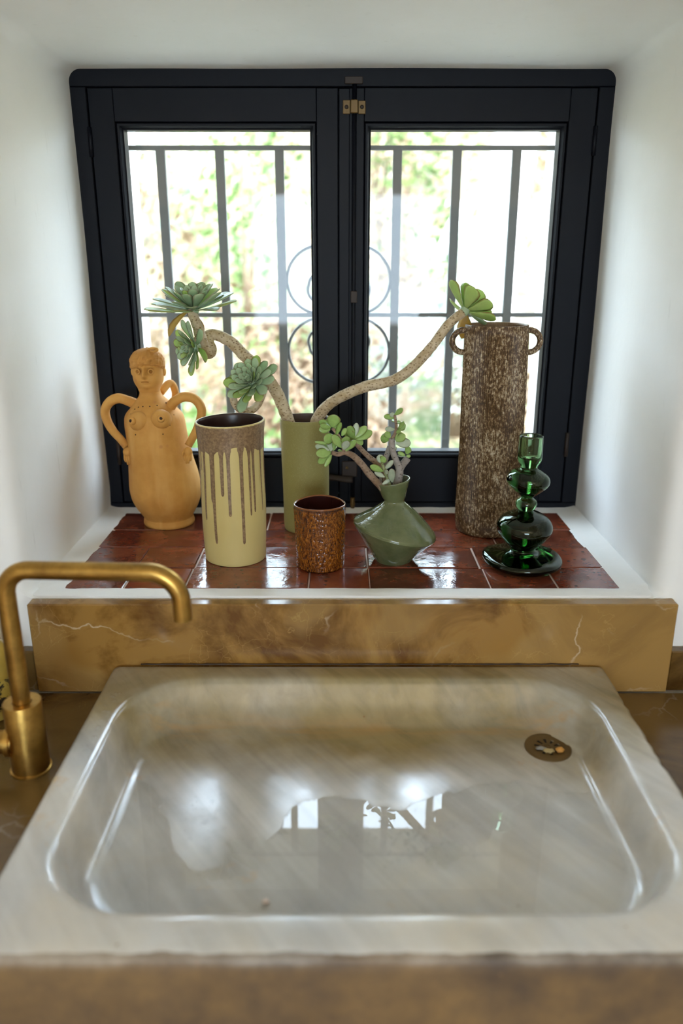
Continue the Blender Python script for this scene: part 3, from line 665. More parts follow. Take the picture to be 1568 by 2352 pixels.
ARM_R = [(-0.3493, 1.535, 1.2443), (-0.3393, 1.535, 1.2543), (-0.327, 1.53, 1.2672), (-0.3084, 1.528, 1.2757), (-0.2891, 1.526, 1.2723), (-0.277, 1.524, 1.2579), (-0.2754, 1.522, 1.2419), (-0.2835, 1.518, 1.2172), (-0.2939, 1.512, 1.1974), (-0.3026, 1.506, 1.1822)]
arm = obj('arm', *tube(catmull(ARM_L, 6), [0.0135, 0.0105, 0.0095, 0.0098, 0.0092, 0.0090, 0.0085, 0.0080, 0.0078], 16), M['clay'], fig); hand(arm, (-0.4265, 1.514, 1.1780), (-0.4235, 1.509, 1.1414), 1)
arm = obj('arm', *tube(catmull(ARM_R, 6), [0.0135, 0.0105, 0.0095, 0.0098, 0.0092, 0.0090, 0.0085, 0.0080, 0.0078], 16), M['clay'], fig); hand(arm, (-0.3010, 1.501, 1.1810), (-0.3030, 1.490, 1.1480), -1)
obj('rear_handle', *tube(catmull([(-0.366, 1.575, 1.275), (-0.350, 1.598, 1.292), (-0.342, 1.606, 1.270), (-0.348, 1.600, 1.235)], 6), 0.0075, 12), M['clay'], fig)
for (cx, cz), (nx, nz) in (((-0.3940, 1.2335), (-0.4025, 1.2370)), ((-0.3500, 1.2375), (-0.3465, 1.2415))):
    br = obj('breast', *ball((cx, 1.4975, cz), 0.0205, 0.0175, 0.0190, 24, 16), M['clay'], fig)
    tip = Vector((nx, 1.4815, nz)); dirn = (tip - Vector((cx, 1.500, cz - 0.001))).normalized()
    obj('spout_tip', *tube([tip - dirn * 0.006, tip + dirn * 0.0010, tip + dirn * 0.0032, tip + dirn * 0.0040], [0.0085, 0.0072, 0.0062, 0.0046], 16), M['clay'], br)
    obj('spout_hole', *ball(tuple(tip + dirn * 0.0036), 0.0033, 0.0018, 0.0033, 10, 6), M['hole'], br)
DOTS = [(-0.4035, 1.2538), (-0.3957, 1.2579), (-0.3865, 1.2596), (-0.3728, 1.2601), (-0.3597, 1.2611), (-0.3459, 1.263), (-0.3331, 1.2543), (-0.3294, 1.2414), (-0.3349, 1.2248), (-0.3469, 1.2093), (-0.4005, 1.2078), (-0.4113, 1.226), (-0.4112, 1.2444)]
for x, z in DOTS:
    zr = z - Z0; c = fx + shift(zr); r = interp(FP, zr); dxx = max(-r * 0.95, min(r * 0.95, x - c)); y = fy - sqrt(r * r - dxx * dxx)
    for it in range(3):
        pass
    obj('pierced_hole', *ball((c + dxx, y, z), 0.0014, 0.0011, 0.0014, 8, 6), M['hole'], fig)

# ------------------------------------------------------------------ vases
def vessel(name, outline, inner_r, depth, label, mat_out, mat_in, cx, cy, warp=None, segs=96, wall=0.004, sub=5, cat='vase'):
    root = empty(name, (cx, cy, Z0)); tag(root, label, cat)
    cm = catmull([(r, z, 0) for r, z in outline], sub)
    top = outline[-1]
    obj('body', *lathe([(p.x, p.y) for p in cm] + [(top[0] - wall * 0.25, top[1] + 0.0012), (top[0] - wall * 0.75, top[1] + 0.0012)], segs, cx, cy, Z0, warp), mat_out, root, sharp=70)
    ins = [(top[0] - wall * 0.75, top[1] + 0.0012), (top[0] - wall, top[1])] + [(interp(outline, z) - wall, z) for z in (top[1] - 0.004, top[1] - 0.02, top[1] * 0.6, depth)] + [(0.001, depth)]
    obj('inside', *lathe(ins, segs, cx, cy, Z0, warp, cap0=False), mat_in, root, sharp=60)
    return root
# cream vase with brown drips
t = NT('cream_stoneware'); v = t.coord(); c = t.mix(t.noise(v, 9, 4), (0.54, 0.415, 0.145), (0.60, 0.49, 0.21))
c = t.mix(t.ramp(t.voronoi(v, 130), [(0.0, 0.8), (0.07, 0.8), (0.11, 0.0)]), c, c); t.bump(t.noise(v, 240, 3), 0.12, 0.001); cream_m = t.set(c, 0.5, spec=0.4)
t = NT('brown_drip_glaze'); v = t.coord(); t.bump(t.noise(v, 200, 3), 0.2, 0.001); drip_m = t.set(t.mix(t.ramp(t.noise(v, 230, 3, 0.7), [(0.4, 0.0), (0.65, 1.0)]), (0.165, 0.095, 0.045), (0.29, 0.19, 0.095)), 0.45)
inn_m = m_flat('dark_brown_inside_glaze', (0.030, 0.014, 0.011), 0.3)
DO = [(0.0540, 0.0), (0.0558, 0.003), (0.0566, 0.025), (0.0580, 0.068), (0.0580, 0.109), (0.0570, 0.150), (0.0565, 0.190), (0.0579, 0.230), (0.0600, 0.248), (0.0609, 0.2545)]
dcx, dcy = -0.1950, 1.351
def wob1(q, a, r, z):
    k = 1 + 0.010 * sin(a * 2 + 0.6 + z * 9) + 0.007 * sin(a * 3 - z * 25); q.x *= k; q.y *= k; q.z += 0.0016 * sin(a - 0.5) * (z / 0.25) if z > 0.02 else 0; return q
drip = vessel('drip_glaze_vase', DO, 0, 0.03, 'cream stoneware cylinder vase with brown glaze dripping from its rim', cream_m, inn_m, dcx, dcy, wob1, 128)
DR = [(-74.6, 3.0, .012), (-61, 2.6, .1715), (-48.6, 4.4, .082), (-28.5, 8.4, .118), (-27.0, 5.2, .041), (-10.3, 5.6, .132), (1.4, 5.6, .0945), (23.6, 5.4, .041), (39, 4.0, .092), (47.7, 4.0, .0966), (68.7, 2.2, .0935), (88, 4, .12), (110, 5, .08), (128, 6, .15), (150, 5, .06), (175, 5, .11), (200, 5, .09), (225, 6, .14), (250, 4, .05), (268, 5, .12)]
N = 720; R_ = 40; V = []; F = []
for k in range(N):
    ad = 360.0 * k / N; zb = 0.2125 + 0.006 * sin(radians(ad * 3 + 40)) + 0.004 * noise.noise(Vector((sin(radians(ad)) * 6, cos(radians(ad)) * 6, 0)))
    for c0, w, e in DR:
        d = abs((ad - c0 + 180) % 360 - 180); h = w / 2
        if d < h: zb = min(zb, e + 0.006 * (1 - sqrt(max(0, 1 - (d / h) ** 2))))
        elif d < h + 3.2: s = 1 - (d - h) / 3.2; zb = min(zb, 0.2125 - 0.016 * s * s)
    a = radians(ad)
    for i in range(R_ + 1):
        z = 0.2540 + (zb - 0.2540) * i / R_; r = interp(DO, z) + (0.0006 if 0 < i < R_ else -0.0002)
        q = wob1(Vector((r * sin(a), -r * cos(a), z)), a, r, z); V.append((q.x + dcx, q.y + dcy, q.z + Z0))
for k in range(N):
    k2 = (k + 1) % N
    for i in range(R_): F.append((k * (R_ + 1) + i, k * (R_ + 1) + i + 1, k2 * (R_ + 1) + i + 1, k2 * (R_ + 1) + i))
obj('drip_glaze', V, F, drip_m, drip, sharp=60)

# olive vase
t = NT('olive_stoneware'); v = t.coord(); c = t.mix(t.noise(v, 12, 4), (0.225, 0.195, 0.060), (0.285, 0.245, 0.085)); t.bump(t.noise(v, 320, 3), 0.3, 0.001)
olive_m = t.set(t.mix(t.ramp(t.noise(v, 420, 2), [(0.55, 0.0), (0.72, 0.5)]), c, (0.34, 0.31, 0.13)), 0.62, spec=0.3)
def wob2(q, a, r, z): k = 1 + 0.012 * sin(a * 2 + z * 14) + 0.008 * sin(a * 3 + 1 + z * 30); q.x *= k; q.y *= k; return q
vessel('olive_vase', [(0.0425, 0.0), (0.0445, 0.004), (0.0457, 0.022), (0.0463, 0.060), (0.0468, 0.105), (0.0475, 0.150), (0.0479, 0.194), (0.0490, 0.2266)], 0, 0.03, 'matt olive green cylinder vase holding succulent branches', olive_m, m_flat('umber_inside', (0.055, 0.030, 0.020), 0.5), -0.0715, 1.510, wob2)

# bark-textured amber cup: relief is real geometry
def cup():
    cx, cy = -0.0373, 1.305; root = empty('bark_cup', (cx, cy, Z0)); tag(root, 'small amber brown glazed cup with bark-like relief', 'cup')
    P = [(0.0395, 0.0), (0.0412, 0.003), (0.0420, 0.03), (0.0427, 0.06), (0.0437, 0.10), (0.0446, 0.1160)]; S = 260; rows = 150; V = []; F = []; H = []
    def sq(a, z): return 1 + (0.022 * cos(3 * (a - 0.5)) + 0.012 * cos(4 * a)) * (0.35 + z / 0.16)
    for i in range(rows + 1):
        z = 0.1160 * i / rows
        for k in range(S):
            a = 2 * pi * k / S; s, c = sin(a), cos(a); r = interp(P, z) * sq(a, z)
            q = Vector((s * 20, c * 20, z * 150)); wv = noise.noise(q * 0.8) * 1.4; q = Vector((s * 19 + wv, c * 19 + wv, z * 58)); q2 = q + Vector((31, 17, 9))
            h = 0.48 + 0.52 * max(0, 1 - 4.5 * abs(noise.noise(q))) - 0.48 * max(0, 1 - 4.0 * abs(noise.noise(q2))); h = max(0, min(1, h)); h *= min(1, i / 5) * min(1, (rows - i) / 8)
            H.append(h); zz = z + 0.0012 * sin(2 * a + 1) * z / 0.116; V.append((cx + s * (r + 0.0014 * h), cy - c * (r + 0.0014 * h), Z0 + zz))
    for i in range(rows):
        for k in range(S):
            k2 = (k + 1) % S; F.append((i * S + k, i * S + k2, (i + 1) * S + k2, (i + 1) * S + k))
    F.append(tuple(reversed(range(S))))
    t = NT('amber_bark_glaze'); a = t.attr('relief'); t.set(t.ramp(a.outputs['Fac'], [(0.1, (0.040, 0.009, 0.002)), (0.5, (0.15, 0.042, 0.004)), (1.0, (0.36, 0.125, 0.010))]), 0.16, spec=0.6)
    o = obj('body', V, F, t.m, root); at = o.data.attributes.new('relief', 'FLOAT', 'POINT'); at.data.foreach_set('value', H)
    def w(q, a, r, z): k = sq(a, max(z, 0)); return Vector((q.x * k, q.y * k, z + 0.0012 * sin(2 * a + 1) * z / 0.116))
    obj('rim', *lathe([(0.0446, 0.1150), (0.0450, 0.1165), (0.0442, 0.1182), (0.0428, 0.1180), (0.0420, 0.1160)], 96, cx, cy, Z0, w, cap0=False), m_flat('brown_rim_glaze', (0.20, 0.07, 0.02), 0.15), root)
    obj('inside', *lathe([(0.0421, 0.1162), (0.0412, 0.10), (0.0390, 0.02), (0.036, 0.010), (0.001, 0.009)], 96, cx, cy, Z0, w, cap0=False), m_flat('oxblood_inside_glaze', (0.030, 0.008, 0.007), 0.15), root)
cup()

# faceted green vase
t = NT('green_gloss_glaze'); v = t.coord(); c = t.mix(t.ramp(t.noise(v, 30, 4), [(0.35, 0.0), (0.7, 1.0)]), (0.095, 0.115, 0.045), (0.145, 0.160, 0.075))
c = t.mix(t.ramp(t.voronoi(v, 60), [(0.0, 1.0), (0.045, 1.0), (0.06, 0.0)]), c, (0.02, 0.02, 0.01)); t.bump(t.noise(v, 60, 3, 0.5), 0.5, 0.003); green_m = t.set(c, 0.09, spec=0.7)
def wob3(q, a, r, z):
    t1 = z / 0.060 if z < 0.060 else max(0.0, (0.113 - z) / 0.053); k = 1 + 0.012 * sin(a * 3 + 0.8) * t1; q.x *= k; q.y *= k
    x0 = q.x
    q.z += -0.215 * x0 * t1 + 0.17 * x0 * max(0.0, min(1.0, (z - 0.115) / 0.035)); q.x += 0.002 * t1 - 0.0045 * max(0.0, (z - 0.105) / 0.045); return q
gcx, gcy = 0.0950, 1.334; GO = [(0.0325, 0.0), (0.0345, 0.0025), (0.0430, 0.0145), (0.0625, 0.0400), (0.0738, 0.0550), (0.0748, 0.0585), (0.0740, 0.0620), (0.0700, 0.0668), (0.0510, 0.0840), (0.0260, 0.1045), (0.0188, 0.1110), (0.0180, 0.1145), (0.0205, 0.1200), (0.0255, 0.1350), (0.0310, 0.1500)]
gv = empty('green_vase', (gcx, gcy, Z0)); tag(gv, 'glossy green double-cone vase with jade plant cuttings', 'vase')
cmg = catmull([(r, z, 0) for r, z in GO], 4)
obj('body', *lathe([(p.x, p.y) for p in cmg] + [(0.0302, 0.1512), (0.0290, 0.1508)], 96, gcx, gcy, Z0, wob3), green_m, gv)
obj('inside', *lathe([(0.0290, 0.1508), (0.0280, 0.1490), (0.0235, 0.135), (0.0170, 0.118), (0.0140, 0.110), (0.001, 0.1095)], 96, gcx, gcy, Z0, wob3, cap0=False), m_flat('dark_green_inside', (0.035, 0.045, 0.02), 0.3), gv)

# tall brown speckled vase with ring handles
t = NT('speckled_brown_ash_glaze'); v = t.coord()
oi = t.noise(t.coord((1, 1, 0.55)), 250, 5, 0.75); big = t.noise(t.coord((1, 1, 0.5)), 22, 3)
f = t.math('ADD', oi, t.math('MULTIPLY', t.math('SUBTRACT', big, 0.5), 0.30))
c = t.ramp(f, [(0.38, (0.050, 0.024, 0.007)), (0.50, (0.105, 0.053, 0.017)), (0.565, (0.30, 0.21, 0.11)), (0.67, (0.56, 0.48, 0.36))])
tall_m = t.set(c, 0.5, spec=0.4); t.bump(t.noise(v, 190, 3), 0.3, 0.001)
def rib(q, a, r, z): k = 1 + 0.012 * sin(a * 96) * (0.02 < z < 0.403) + 0.006 * sin(a * 2 + z * 5); q.x = q.x * k - 0.004 * (z / 0.4) + 0.002 ; q.y *= k; return q
tcx, tcy = 0.2945, 1.507
tall = vessel('tall_brown_vase', [(0.0605, 0.0), (0.0630, 0.004), (0.0645, 0.03), (0.0632, 0.08), (0.0622, 0.12), (0.0612, 0.19), (0.0610, 0.28), (0.0602, 0.36), (0.0592, 0.405)], 0, 0.05, 'tall speckled brown cylinder vase with two small ring handles', tall_m, m_flat('tan_inside_glaze', (0.22, 0.14, 0.07), 0.5), tcx, tcy, rib, 384, 0.0045)
for s in (-1, 1):
    cx = tcx - 0.003 + s * 0.0615; pts = [(cx + s * 0.0215 * sin(radians(a)), tcy - 0.006, Z0 + 0.3755 + 0.0205 * cos(radians(a))) for a in range(-25, 206, 11)]
    obj('ring_handle', *tube(pts, 0.0058, 14), tall_m, tall)

# green glass candlestick
ccx, ccy = 0.3255, 1.313
ca = empty('glass_candlestick', (ccx, ccy, Z0)); tag(ca, 'dark green glass candlestick of stacked bulbs on a wavy disc foot', 'candlestick')
CO = [(0.001, 0.0), (0.0560, 0.0), (0.0670, 0.0030), (0.0710, 0.0085), (0.0695, 0.0140), (0.0620, 0.0175), (0.0450, 0.0200), (0.0300, 0.0228), (0.0222, 0.0265), (0.0225, 0.0310), (0.0300, 0.0395), (0.0400, 0.0500), (0.0475, 0.0600), (0.0500, 0.0690), (0.0480, 0.0785), (0.0400, 0.0880), (0.0270, 0.0960), (0.0140, 0.1010), (0.0128, 0.1030), (0.0160, 0.1065), (0.0188, 0.1130), (0.0170, 0.1195), (0.0115, 0.1245), (0.0105, 0.1265), (0.0150, 0.1305), (0.0270, 0.1410), (0.0350, 0.1490), (0.0376, 0.1570), (0.0350, 0.1650), (0.0260, 0.1725), (0.0165, 0.1770), (0.0145, 0.1800), (0.0170, 0.1860), (0.0203, 0.1930), (0.0210, 0.2020), (0.0206, 0.2300), (0.0204, 0.2345), (0.0195, 0.2362), (0.0178, 0.2366), (0.0166, 0.2350), (0.0160, 0.2200), (0.0155, 0.2020), (0.0120, 0.1960), (0.0010, 0.1945)]
def wob4(q, a, r, z):
    k = 1.0
    if z < 0.024: k += 0.035 * sin(a * 2 + 0.6) + 0.022 * sin(a * 3 + 2.0); q.z += (0.0016 * sin(a * 3 + 1)) * min(1, z / 0.006)
    elif 0.028 < z < 0.1: k += 0.022 * sin(a * 2 + 1.5)
    elif 0.127 < z < 0.175: k += 0.028 * sin(a * 2 + 0.4); q.z += -0.045 * q.x
    q.x *= k; q.y *= k; return q
cmc = catmull([(r, z, 0) for r, z in CO], 4)
obj('glass_body', *lathe([(max(p.x, 0.0004), max(p.y, 0.0)) for p in cmc], 96, ccx, ccy, Z0 + 0.0003, wob4, cap0=True, cap1=True), m_solid_glass('bottle_green_glass', (0.10, 0.42, 0.07), 72.0, (0.92, 1.0, 0.90), 1.5), ca)

# ------------------------------------------------------------------ succulents
def leaf_mesh(name, prof, thick, curl, cup, mat, tip=0.0):
    """unit leaf along +X, face up +Z: prof = [(x, half width)]; attribute 'edge' marks the rim"""
    V = []; F = []; E = []; n = len(prof)
    for x, h in prof:
        zc = curl * x * x; t = thick * min(1.0, h * 4 + 0.15)
        for f, up in ((-1, 0), (-0.55, 1), (0, 1.15), (0.55, 1), (1, 0), (0.5, -0.8), (-0.5, -0.8)):
            V.append((x, f * h, zc + cup * h * f * f + up * t)); e = abs(f) if abs(f) == 1 else 0.25
            E.append(1.0 if x > 0.985 else e * min(1, x * 1.6))
    m = 7
    for i in range(n - 1):
        for k in range(m):
            k2 = (k + 1) % m; F.append((i * m + k, (i + 1) * m + k, (i + 1) * m + k2, i * m + k2))
    F.append(tuple(range(m))); F.append(tuple(reversed([(n - 1) * m + k for k in range(m)])))
    F = [tuple(reversed(f)) for f in F]
    me = mesh(name, V, F); me.materials.append(mat)
    at = me.attributes.new('edge', 'FLOAT', 'POINT'); at.data.foreach_set('value', E); return me
def frame(o, d, nrm, sx, sy, sz):
    X = Vector(d).normalized(); N = Vector(nrm); N = (N - X * N.dot(X)).normalized(); Y = N.cross(X)
    m = Matrix(((X.x * sx, Y.x * sy, N.x * sz, o[0]), (X.y * sx, Y.y * sy, N.y * sz, o[1]), (X.z * sx, Y.z * sy, N.z * sz, o[2]), (0, 0, 0, 1))); return m
AEP = [(0.0, 0.045), (0.18, 0.075), (0.40, 0.135), (0.62, 0.195), (0.80, 0.215), (0.91, 0.165), (0.97, 0.085), (1.0, 0.012)]
aeo_m = m_leaf('blue_green_rosette_leaf', (0.32, 0.45, 0.25), (0.46, 0.58, 0.37), (0.50, 0.36, 0.22), 0.28, (0.36, 0.52, 0.10))
aeo_y = m_leaf('lime_rosette_leaf', (0.38, 0.52, 0.16), (0.50, 0.62, 0.22), (0.40, 0.14, 0.05), 0.40, (0.5, 0.68, 0.10))
dry_m = m_leaf('dry_yellow_leaf', (0.42, 0.26, 0.05), (0.50, 0.34, 0.08), (0.30, 0.12, 0.04), 0.35, (0.6, 0.4, 0.08))
aeo = [leaf_mesh('rosette_leaf', AEP, 0.022, 0.10, 0.22, aeo_m), leaf_mesh('rosette_leaf', AEP, 0.022, -0.06, 0.20, aeo_m), leaf_mesh('rosette_leaf', AEP, 0.022, 0.12, 0.22, aeo_y), leaf_mesh('rosette_leaf', AEP, 0.012, -0.45, 0.3, dry_m)]
stem_m = m_stem('grey_scarred_stem', (0.42, 0.31, 0.175), (0.58, 0.47, 0.32), (0.16, 0.09, 0.035))
def rosette(par, c, axis, R, n, e0, e1, wide=1.0, lime=0.0, outer_dry=0, p=0.9, lmin=0.13):
    A = Vector(axis).normalized(); U = A.orthogonal().normalized(); Vv = A.cross(U); C = Vector(c)
    ro = obj('rosette', *ball(c, 0.010, 0.010, 0.010, 10, 6), aeo_m, par)
    for i in range(n):
        t = (i + 0.5) / n; ang = i * 2.39996 + 0.4; el = radians(e0 + (e1 - e0) * t ** p) + random.uniform(-0.06, 0.06); L = R * ((1 - t) ** 0.85 * (1 - lmin) + lmin) * random.uniform(0.92, 1.06)
        rad = U * cos(ang) + Vv * sin(ang); d = rad * cos(el) + A * sin(el); nm = A * cos(el) - rad * sin(el)
        if outer_dry and i < outer_dry: me = aeo[3]
        elif random.random() < lime * (1 - t): me = aeo[2]
        else: me = aeo[0] if t > 0.3 else aeo[random.choice((0, 1))]
        o = C + rad * 0.006 * (1 - t) + A * (0.010 * t)
        inst('leaf', me, ro, frame(o, d, nm, L, max(L, 0.016) * wide * random.uniform(0.92, 1.08), max(L, 0.018)))
    return ro
AEON_A = [(-0.0928,1.505,1.1773),(-0.0973,1.502,1.2043),(-0.1024,1.497,1.2313),(-0.1123,1.492,1.262),(-0.1223,1.489,1.2878),(-0.1386,1.485,1.3157),(-0.1597,1.49,1.3396),(-0.182,1.49,1.3591),(-0.1969,1.49,1.3753),(-0.2087,1.49,1.3865),(-0.2262,1.49,1.3953),(-0.2404,1.488,1.3987),(-0.2477,1.482,1.3945),(-0.2459,1.472,1.3836),(-0.2408,1.462,1.3736),(-0.2442,1.452,1.3693),(-0.25,1.447,1.3793),(-0.2547,1.447,1.3948),(-0.2597,1.45,1.4139),(-0.2667,1.455,1.4312),(-0.273,1.46,1.4454)]
AEON_B = [(-0.2556,1.447,1.3933),(-0.2648,1.44,1.3909),(-0.2743,1.43,1.3858),(-0.2804,1.42,1.3823)]
AEON_C = [(-0.1419,1.482,1.3047),(-0.146,1.47,1.2984),(-0.1503,1.46,1.2869),(-0.1556,1.452,1.2752),(-0.1674,1.445,1.2651),(-0.1814,1.44,1.2652),(-0.1929,1.437,1.2731),(-0.1994,1.436,1.2863),(-0.1973,1.436,1.2984),(-0.1867,1.432,1.3094),(-0.1722,1.42,1.3193)]
AEON_D = [(-0.0599,1.505,1.1992),(-0.0528,1.505,1.2227),(-0.0415,1.503,1.2463),(-0.0202,1.5,1.269),(0.0134,1.495,1.2884),(0.0548,1.49,1.3042),(0.0957,1.485,1.3133),(0.1278,1.48,1.3345),(0.155,1.475,1.3634),(0.1744,1.475,1.3873),(0.1979,1.48,1.4184),(0.2237,1.487,1.439)]
JADE_1 = [(0.0774,1.33,1.1424),(0.0679,1.322,1.1541),(0.0508,1.315,1.1745),(0.0367,1.31,1.194),(0.024,1.305,1.2094),(0.014,1.3,1.217),(0.0041,1.297,1.2215)]
JADE_1b = [(0.0054,1.297,1.2209),(-0.0057,1.293,1.2181),(-0.0167,1.29,1.222)]
JADE_2 = [(0.0808,1.345,1.1392),(0.0727,1.35,1.1754),(0.0688,1.352,1.1829),(0.0518,1.35,1.1967),(0.0375,1.345,1.2111),(0.0258,1.34,1.2266),(0.0234,1.338,1.2342)]
JADE_3 = [(0.0982,1.335,1.1436),(0.1004,1.335,1.1623),(0.1025,1.335,1.1795),(0.0958,1.335,1.1966),(0.089,1.335,1.2161),(0.0873,1.335,1.2368)]
JADE_3b = [(0.102,1.335,1.1762),(0.109,1.34,1.1887),(0.1169,1.343,1.1991)]
JADE_3c = [(0.0874,1.335,1.2342),(0.0934,1.335,1.2458),(0.095,1.334,1.2575),(0.0928,1.333,1.2716),(0.0916,1.332,1.2775)]
JADE_4 = [(0.0745,1.35,1.1432),(0.073,1.35,1.1567),(0.0765,1.352,1.1855),(0.0815,1.354,1.2036),(0.0854,1.355,1.2172)]
JADE_5 = [(0.0855,1.318,1.1526),(0.0806,1.315,1.1679),(0.0743,1.31,1.1862),(0.069,1.308,1.2003)]
LEAF_1 = [(-0.0153,1.293,1.2649,-0.0116,1.2867,1.287,0.0176),(-0.0178,1.293,1.2643,-0.0351,1.2835,1.27,0.0082),(-0.019,1.293,1.2612,-0.0371,1.2905,1.2617,0.0105),(-0.0093,1.293,1.2513,-0.0008,1.2847,1.274,0.007),(-0.0117,1.293,1.2488,-0.0292,1.2826,1.2456,0.0152),(-0.0215,1.293,1.2363,-0.044,1.2906,1.24,0.0047),(-0.0179,1.293,1.2238,-0.0192,1.303,1.2453,0.0117),(-0.013,1.293,1.225,-0.0124,1.3002,1.2434,0.0059),(-0.0216,1.293,1.225,-0.0432,1.2994,1.2311,0.0094),(-0.0179,1.293,1.2213,-0.0417,1.2863,1.2204,0.0146),(-0.0192,1.293,1.2187,-0.0384,1.2939,1.2033,0.0123),(-0.0167,1.293,1.2175,-0.0278,1.2876,1.1986,0.007),(0.0017,1.293,1.2301,-0.0153,1.2851,1.2518,0.0129),(0.0066,1.293,1.2363,0.0065,1.2835,1.2509,0.0129),(0.0041,1.293,1.2263,0.009,1.2861,1.2429,0.0117),(0.0066,1.293,1.225,0.0238,1.3033,1.239,0.0094),(0.0011,1.293,1.2238,-0.0057,1.3009,1.2231,0.0035),(0.0066,1.293,1.2263,0.014,1.3004,1.2169,0.0047),(0.0005,1.293,1.25,0.0072,1.3002,1.2609,0.007)]
LEAF_2 = [(0.0231,1.335,1.2368,0.0104,1.3276,1.2575,0.0145),(0.0219,1.335,1.2342,0.0092,1.3304,1.248,0.0145),(0.0231,1.335,1.2393,0.0262,1.338,1.2617,0.0091),(0.0231,1.335,1.2368,0.0426,1.3406,1.2554,0.0109),(0.0244,1.335,1.2342,0.052,1.3435,1.2458,0.0145),(0.0257,1.335,1.2329,0.0367,1.3441,1.2243,0.0097)]
LEAF_3 = [(0.0915,1.335,1.2775,0.1048,1.3251,1.2901,0.0073),(0.0916,1.335,1.2725,0.0742,1.3375,1.2745,0.0079),(0.0916,1.335,1.275,0.0849,1.3391,1.2792,0.0073),(0.0937,1.335,1.2649,0.1021,1.3351,1.2648,0.0048),(0.0983,1.335,1.2521,0.1077,1.3273,1.2671,0.006),(0.0921,1.335,1.2521,0.0763,1.3344,1.2529,0.0073),(0.0934,1.335,1.247,0.1029,1.3251,1.253,0.0054),(0.0848,1.335,1.2355,0.07,1.3454,1.235,0.0133),(0.0848,1.335,1.2368,0.0776,1.3438,1.2451,0.0097),(0.0937,1.335,1.2342,0.1048,1.3361,1.2455,0.0109),(0.095,1.335,1.2316,0.1101,1.3302,1.243,0.0121),(0.0951,1.335,1.2278,0.1202,1.3448,1.2255,0.0133),(0.1121,1.335,1.2057,0.0994,1.3367,1.2105,0.006),(0.1121,1.335,1.2044,0.1001,1.3442,1.2034,0.0048),(0.1133,1.335,1.2083,0.1194,1.3434,1.218,0.0103),(0.1134,1.335,1.2044,0.121,1.3352,1.2043,0.0048),(0.0941,1.335,1.2135,0.0938,1.3329,1.2218,0.0048)]
LEAF_5 = [(0.0691,1.31,1.1978,0.0653,1.3124,1.212,0.0113),(0.0679,1.31,1.1991,0.0745,1.3083,1.2092,0.0107),(0.0719,1.31,1.1836,0.0501,1.3019,1.1955,0.0095),(0.0755,1.31,1.1875,0.0884,1.3053,1.2036,0.0071),(0.0752,1.31,1.1732,0.0587,1.3175,1.1796,0.0071),(0.0885,1.31,1.1641,0.0848,1.299,1.1905,0.0113),(0.077,1.31,1.1784,0.0787,1.2991,1.1892,0.0071),(0.071,1.31,1.1602,0.0839,1.313,1.1672,0.0059)]
al = empty('aeonium_branch', AEON_A[0]); tag(al, 'twisting succulent branch with three grey green rosettes at left of olive vase', 'succulent branch', 'succulent branches in the olive vase')
obj('stem', *tube(catmull(AEON_A, 6), [0.0125, 0.0120, 0.0110, 0.0105, 0.0110, 0.0105, 0.0085], 16, wob=0.12), stem_m, al)
obj('side_stem', *tube(catmull(AEON_B, 5), [0.009, 0.008, 0.007], 12, wob=0.1), stem_m, al)
obj('looping_side_stem', *tube(catmull(AEON_C, 5), [0.0065, 0.0068, 0.0075, 0.007, 0.006], 12, wob=0.12), stem_m, al)
rosette(al, (-0.2680, 1.46, 1.4440), (-0.03, -0.16, 1.0), 0.084, 64, 0, 80, 0.85, 0.12, 0)
for d, L in (((-0.9, -0.15, -0.50), 0.062), ((0.45, -0.3, -0.60), 0.042)):
    inst('dry_leaf', aeo[3], al, frame((-0.2722, 1.458, 1.446), d, (0, -0.6, 0.8), L, L * 0.8, L))
rosette(al, (-0.2615, 1.426, 1.3830), (-0.80, -0.60, -0.06), 0.048, 52, 2, 82, 1.1, 0.55, 0)
rosette(al, (-0.1610, 1.418, 1.3190), (-0.30, -0.76, 0.52), 0.052, 60, 2, 82, 1.0, 0.30, 0)
ar = empty('aeonium_branch', (-0.0599, 1.505, 1.1992)); tag(ar, 'long bent succulent branch ending in one lime rosette above the tall brown vase', 'succulent branch', 'succulent branches in the olive vase')
obj('stem', *tube(catmull(AEON_D, 6), [0.0115, 0.0110, 0.0105, 0.0105, 0.0100, 0.0095, 0.0090, 0.0085], 16, wob=0.12), stem_m, ar)
rd = rosette(ar, (0.2275, 1.488, 1.4420), (0.62, 0.36, 0.70), 0.060, 30, 6, 74, 1.45, 1.0, 1, 1.0, 0.3)

jade_m = m_leaf('jade_leaf', (0.20, 0.34, 0.085), (0.36, 0.50, 0.16), (0.30, 0.17, 0.06), 0.22, (0.42, 0.60, 0.10), 0.25)
jade_pale = m_leaf('pale_jade_leaf', (0.33, 0.40, 0.28), (0.45, 0.50, 0.37), (0.36, 0.20, 0.12), 0.15, (0.42, 0.55, 0.2), 0.4)
JP = [(0.0, 0.10), (0.12, 0.22), (0.30, 0.38), (0.52, 0.48), (0.72, 0.46), (0.87, 0.34), (0.96, 0.18), (1.0, 0.03)]
jl = leaf_mesh('jade_leaf', JP, 0.075, 0.06, 0.10, jade_m); jp = leaf_mesh('jade_leaf', JP, 0.075, 0.06, 0.10, jade_pale)
js_m = m_stem('brown_ringed_stem', (0.20, 0.125, 0.075), (0.31, 0.215, 0.15), (0.10, 0.06, 0.035)); js_g = m_stem('grey_woody_stem', (0.22, 0.19, 0.165), (0.33, 0.29, 0.26), (0.10, 0.075, 0.06)); js_v = m_stem('green_young_stem', (0.22, 0.26, 0.11), (0.30, 0.33, 0.16), (0.16, 0.15, 0.06))
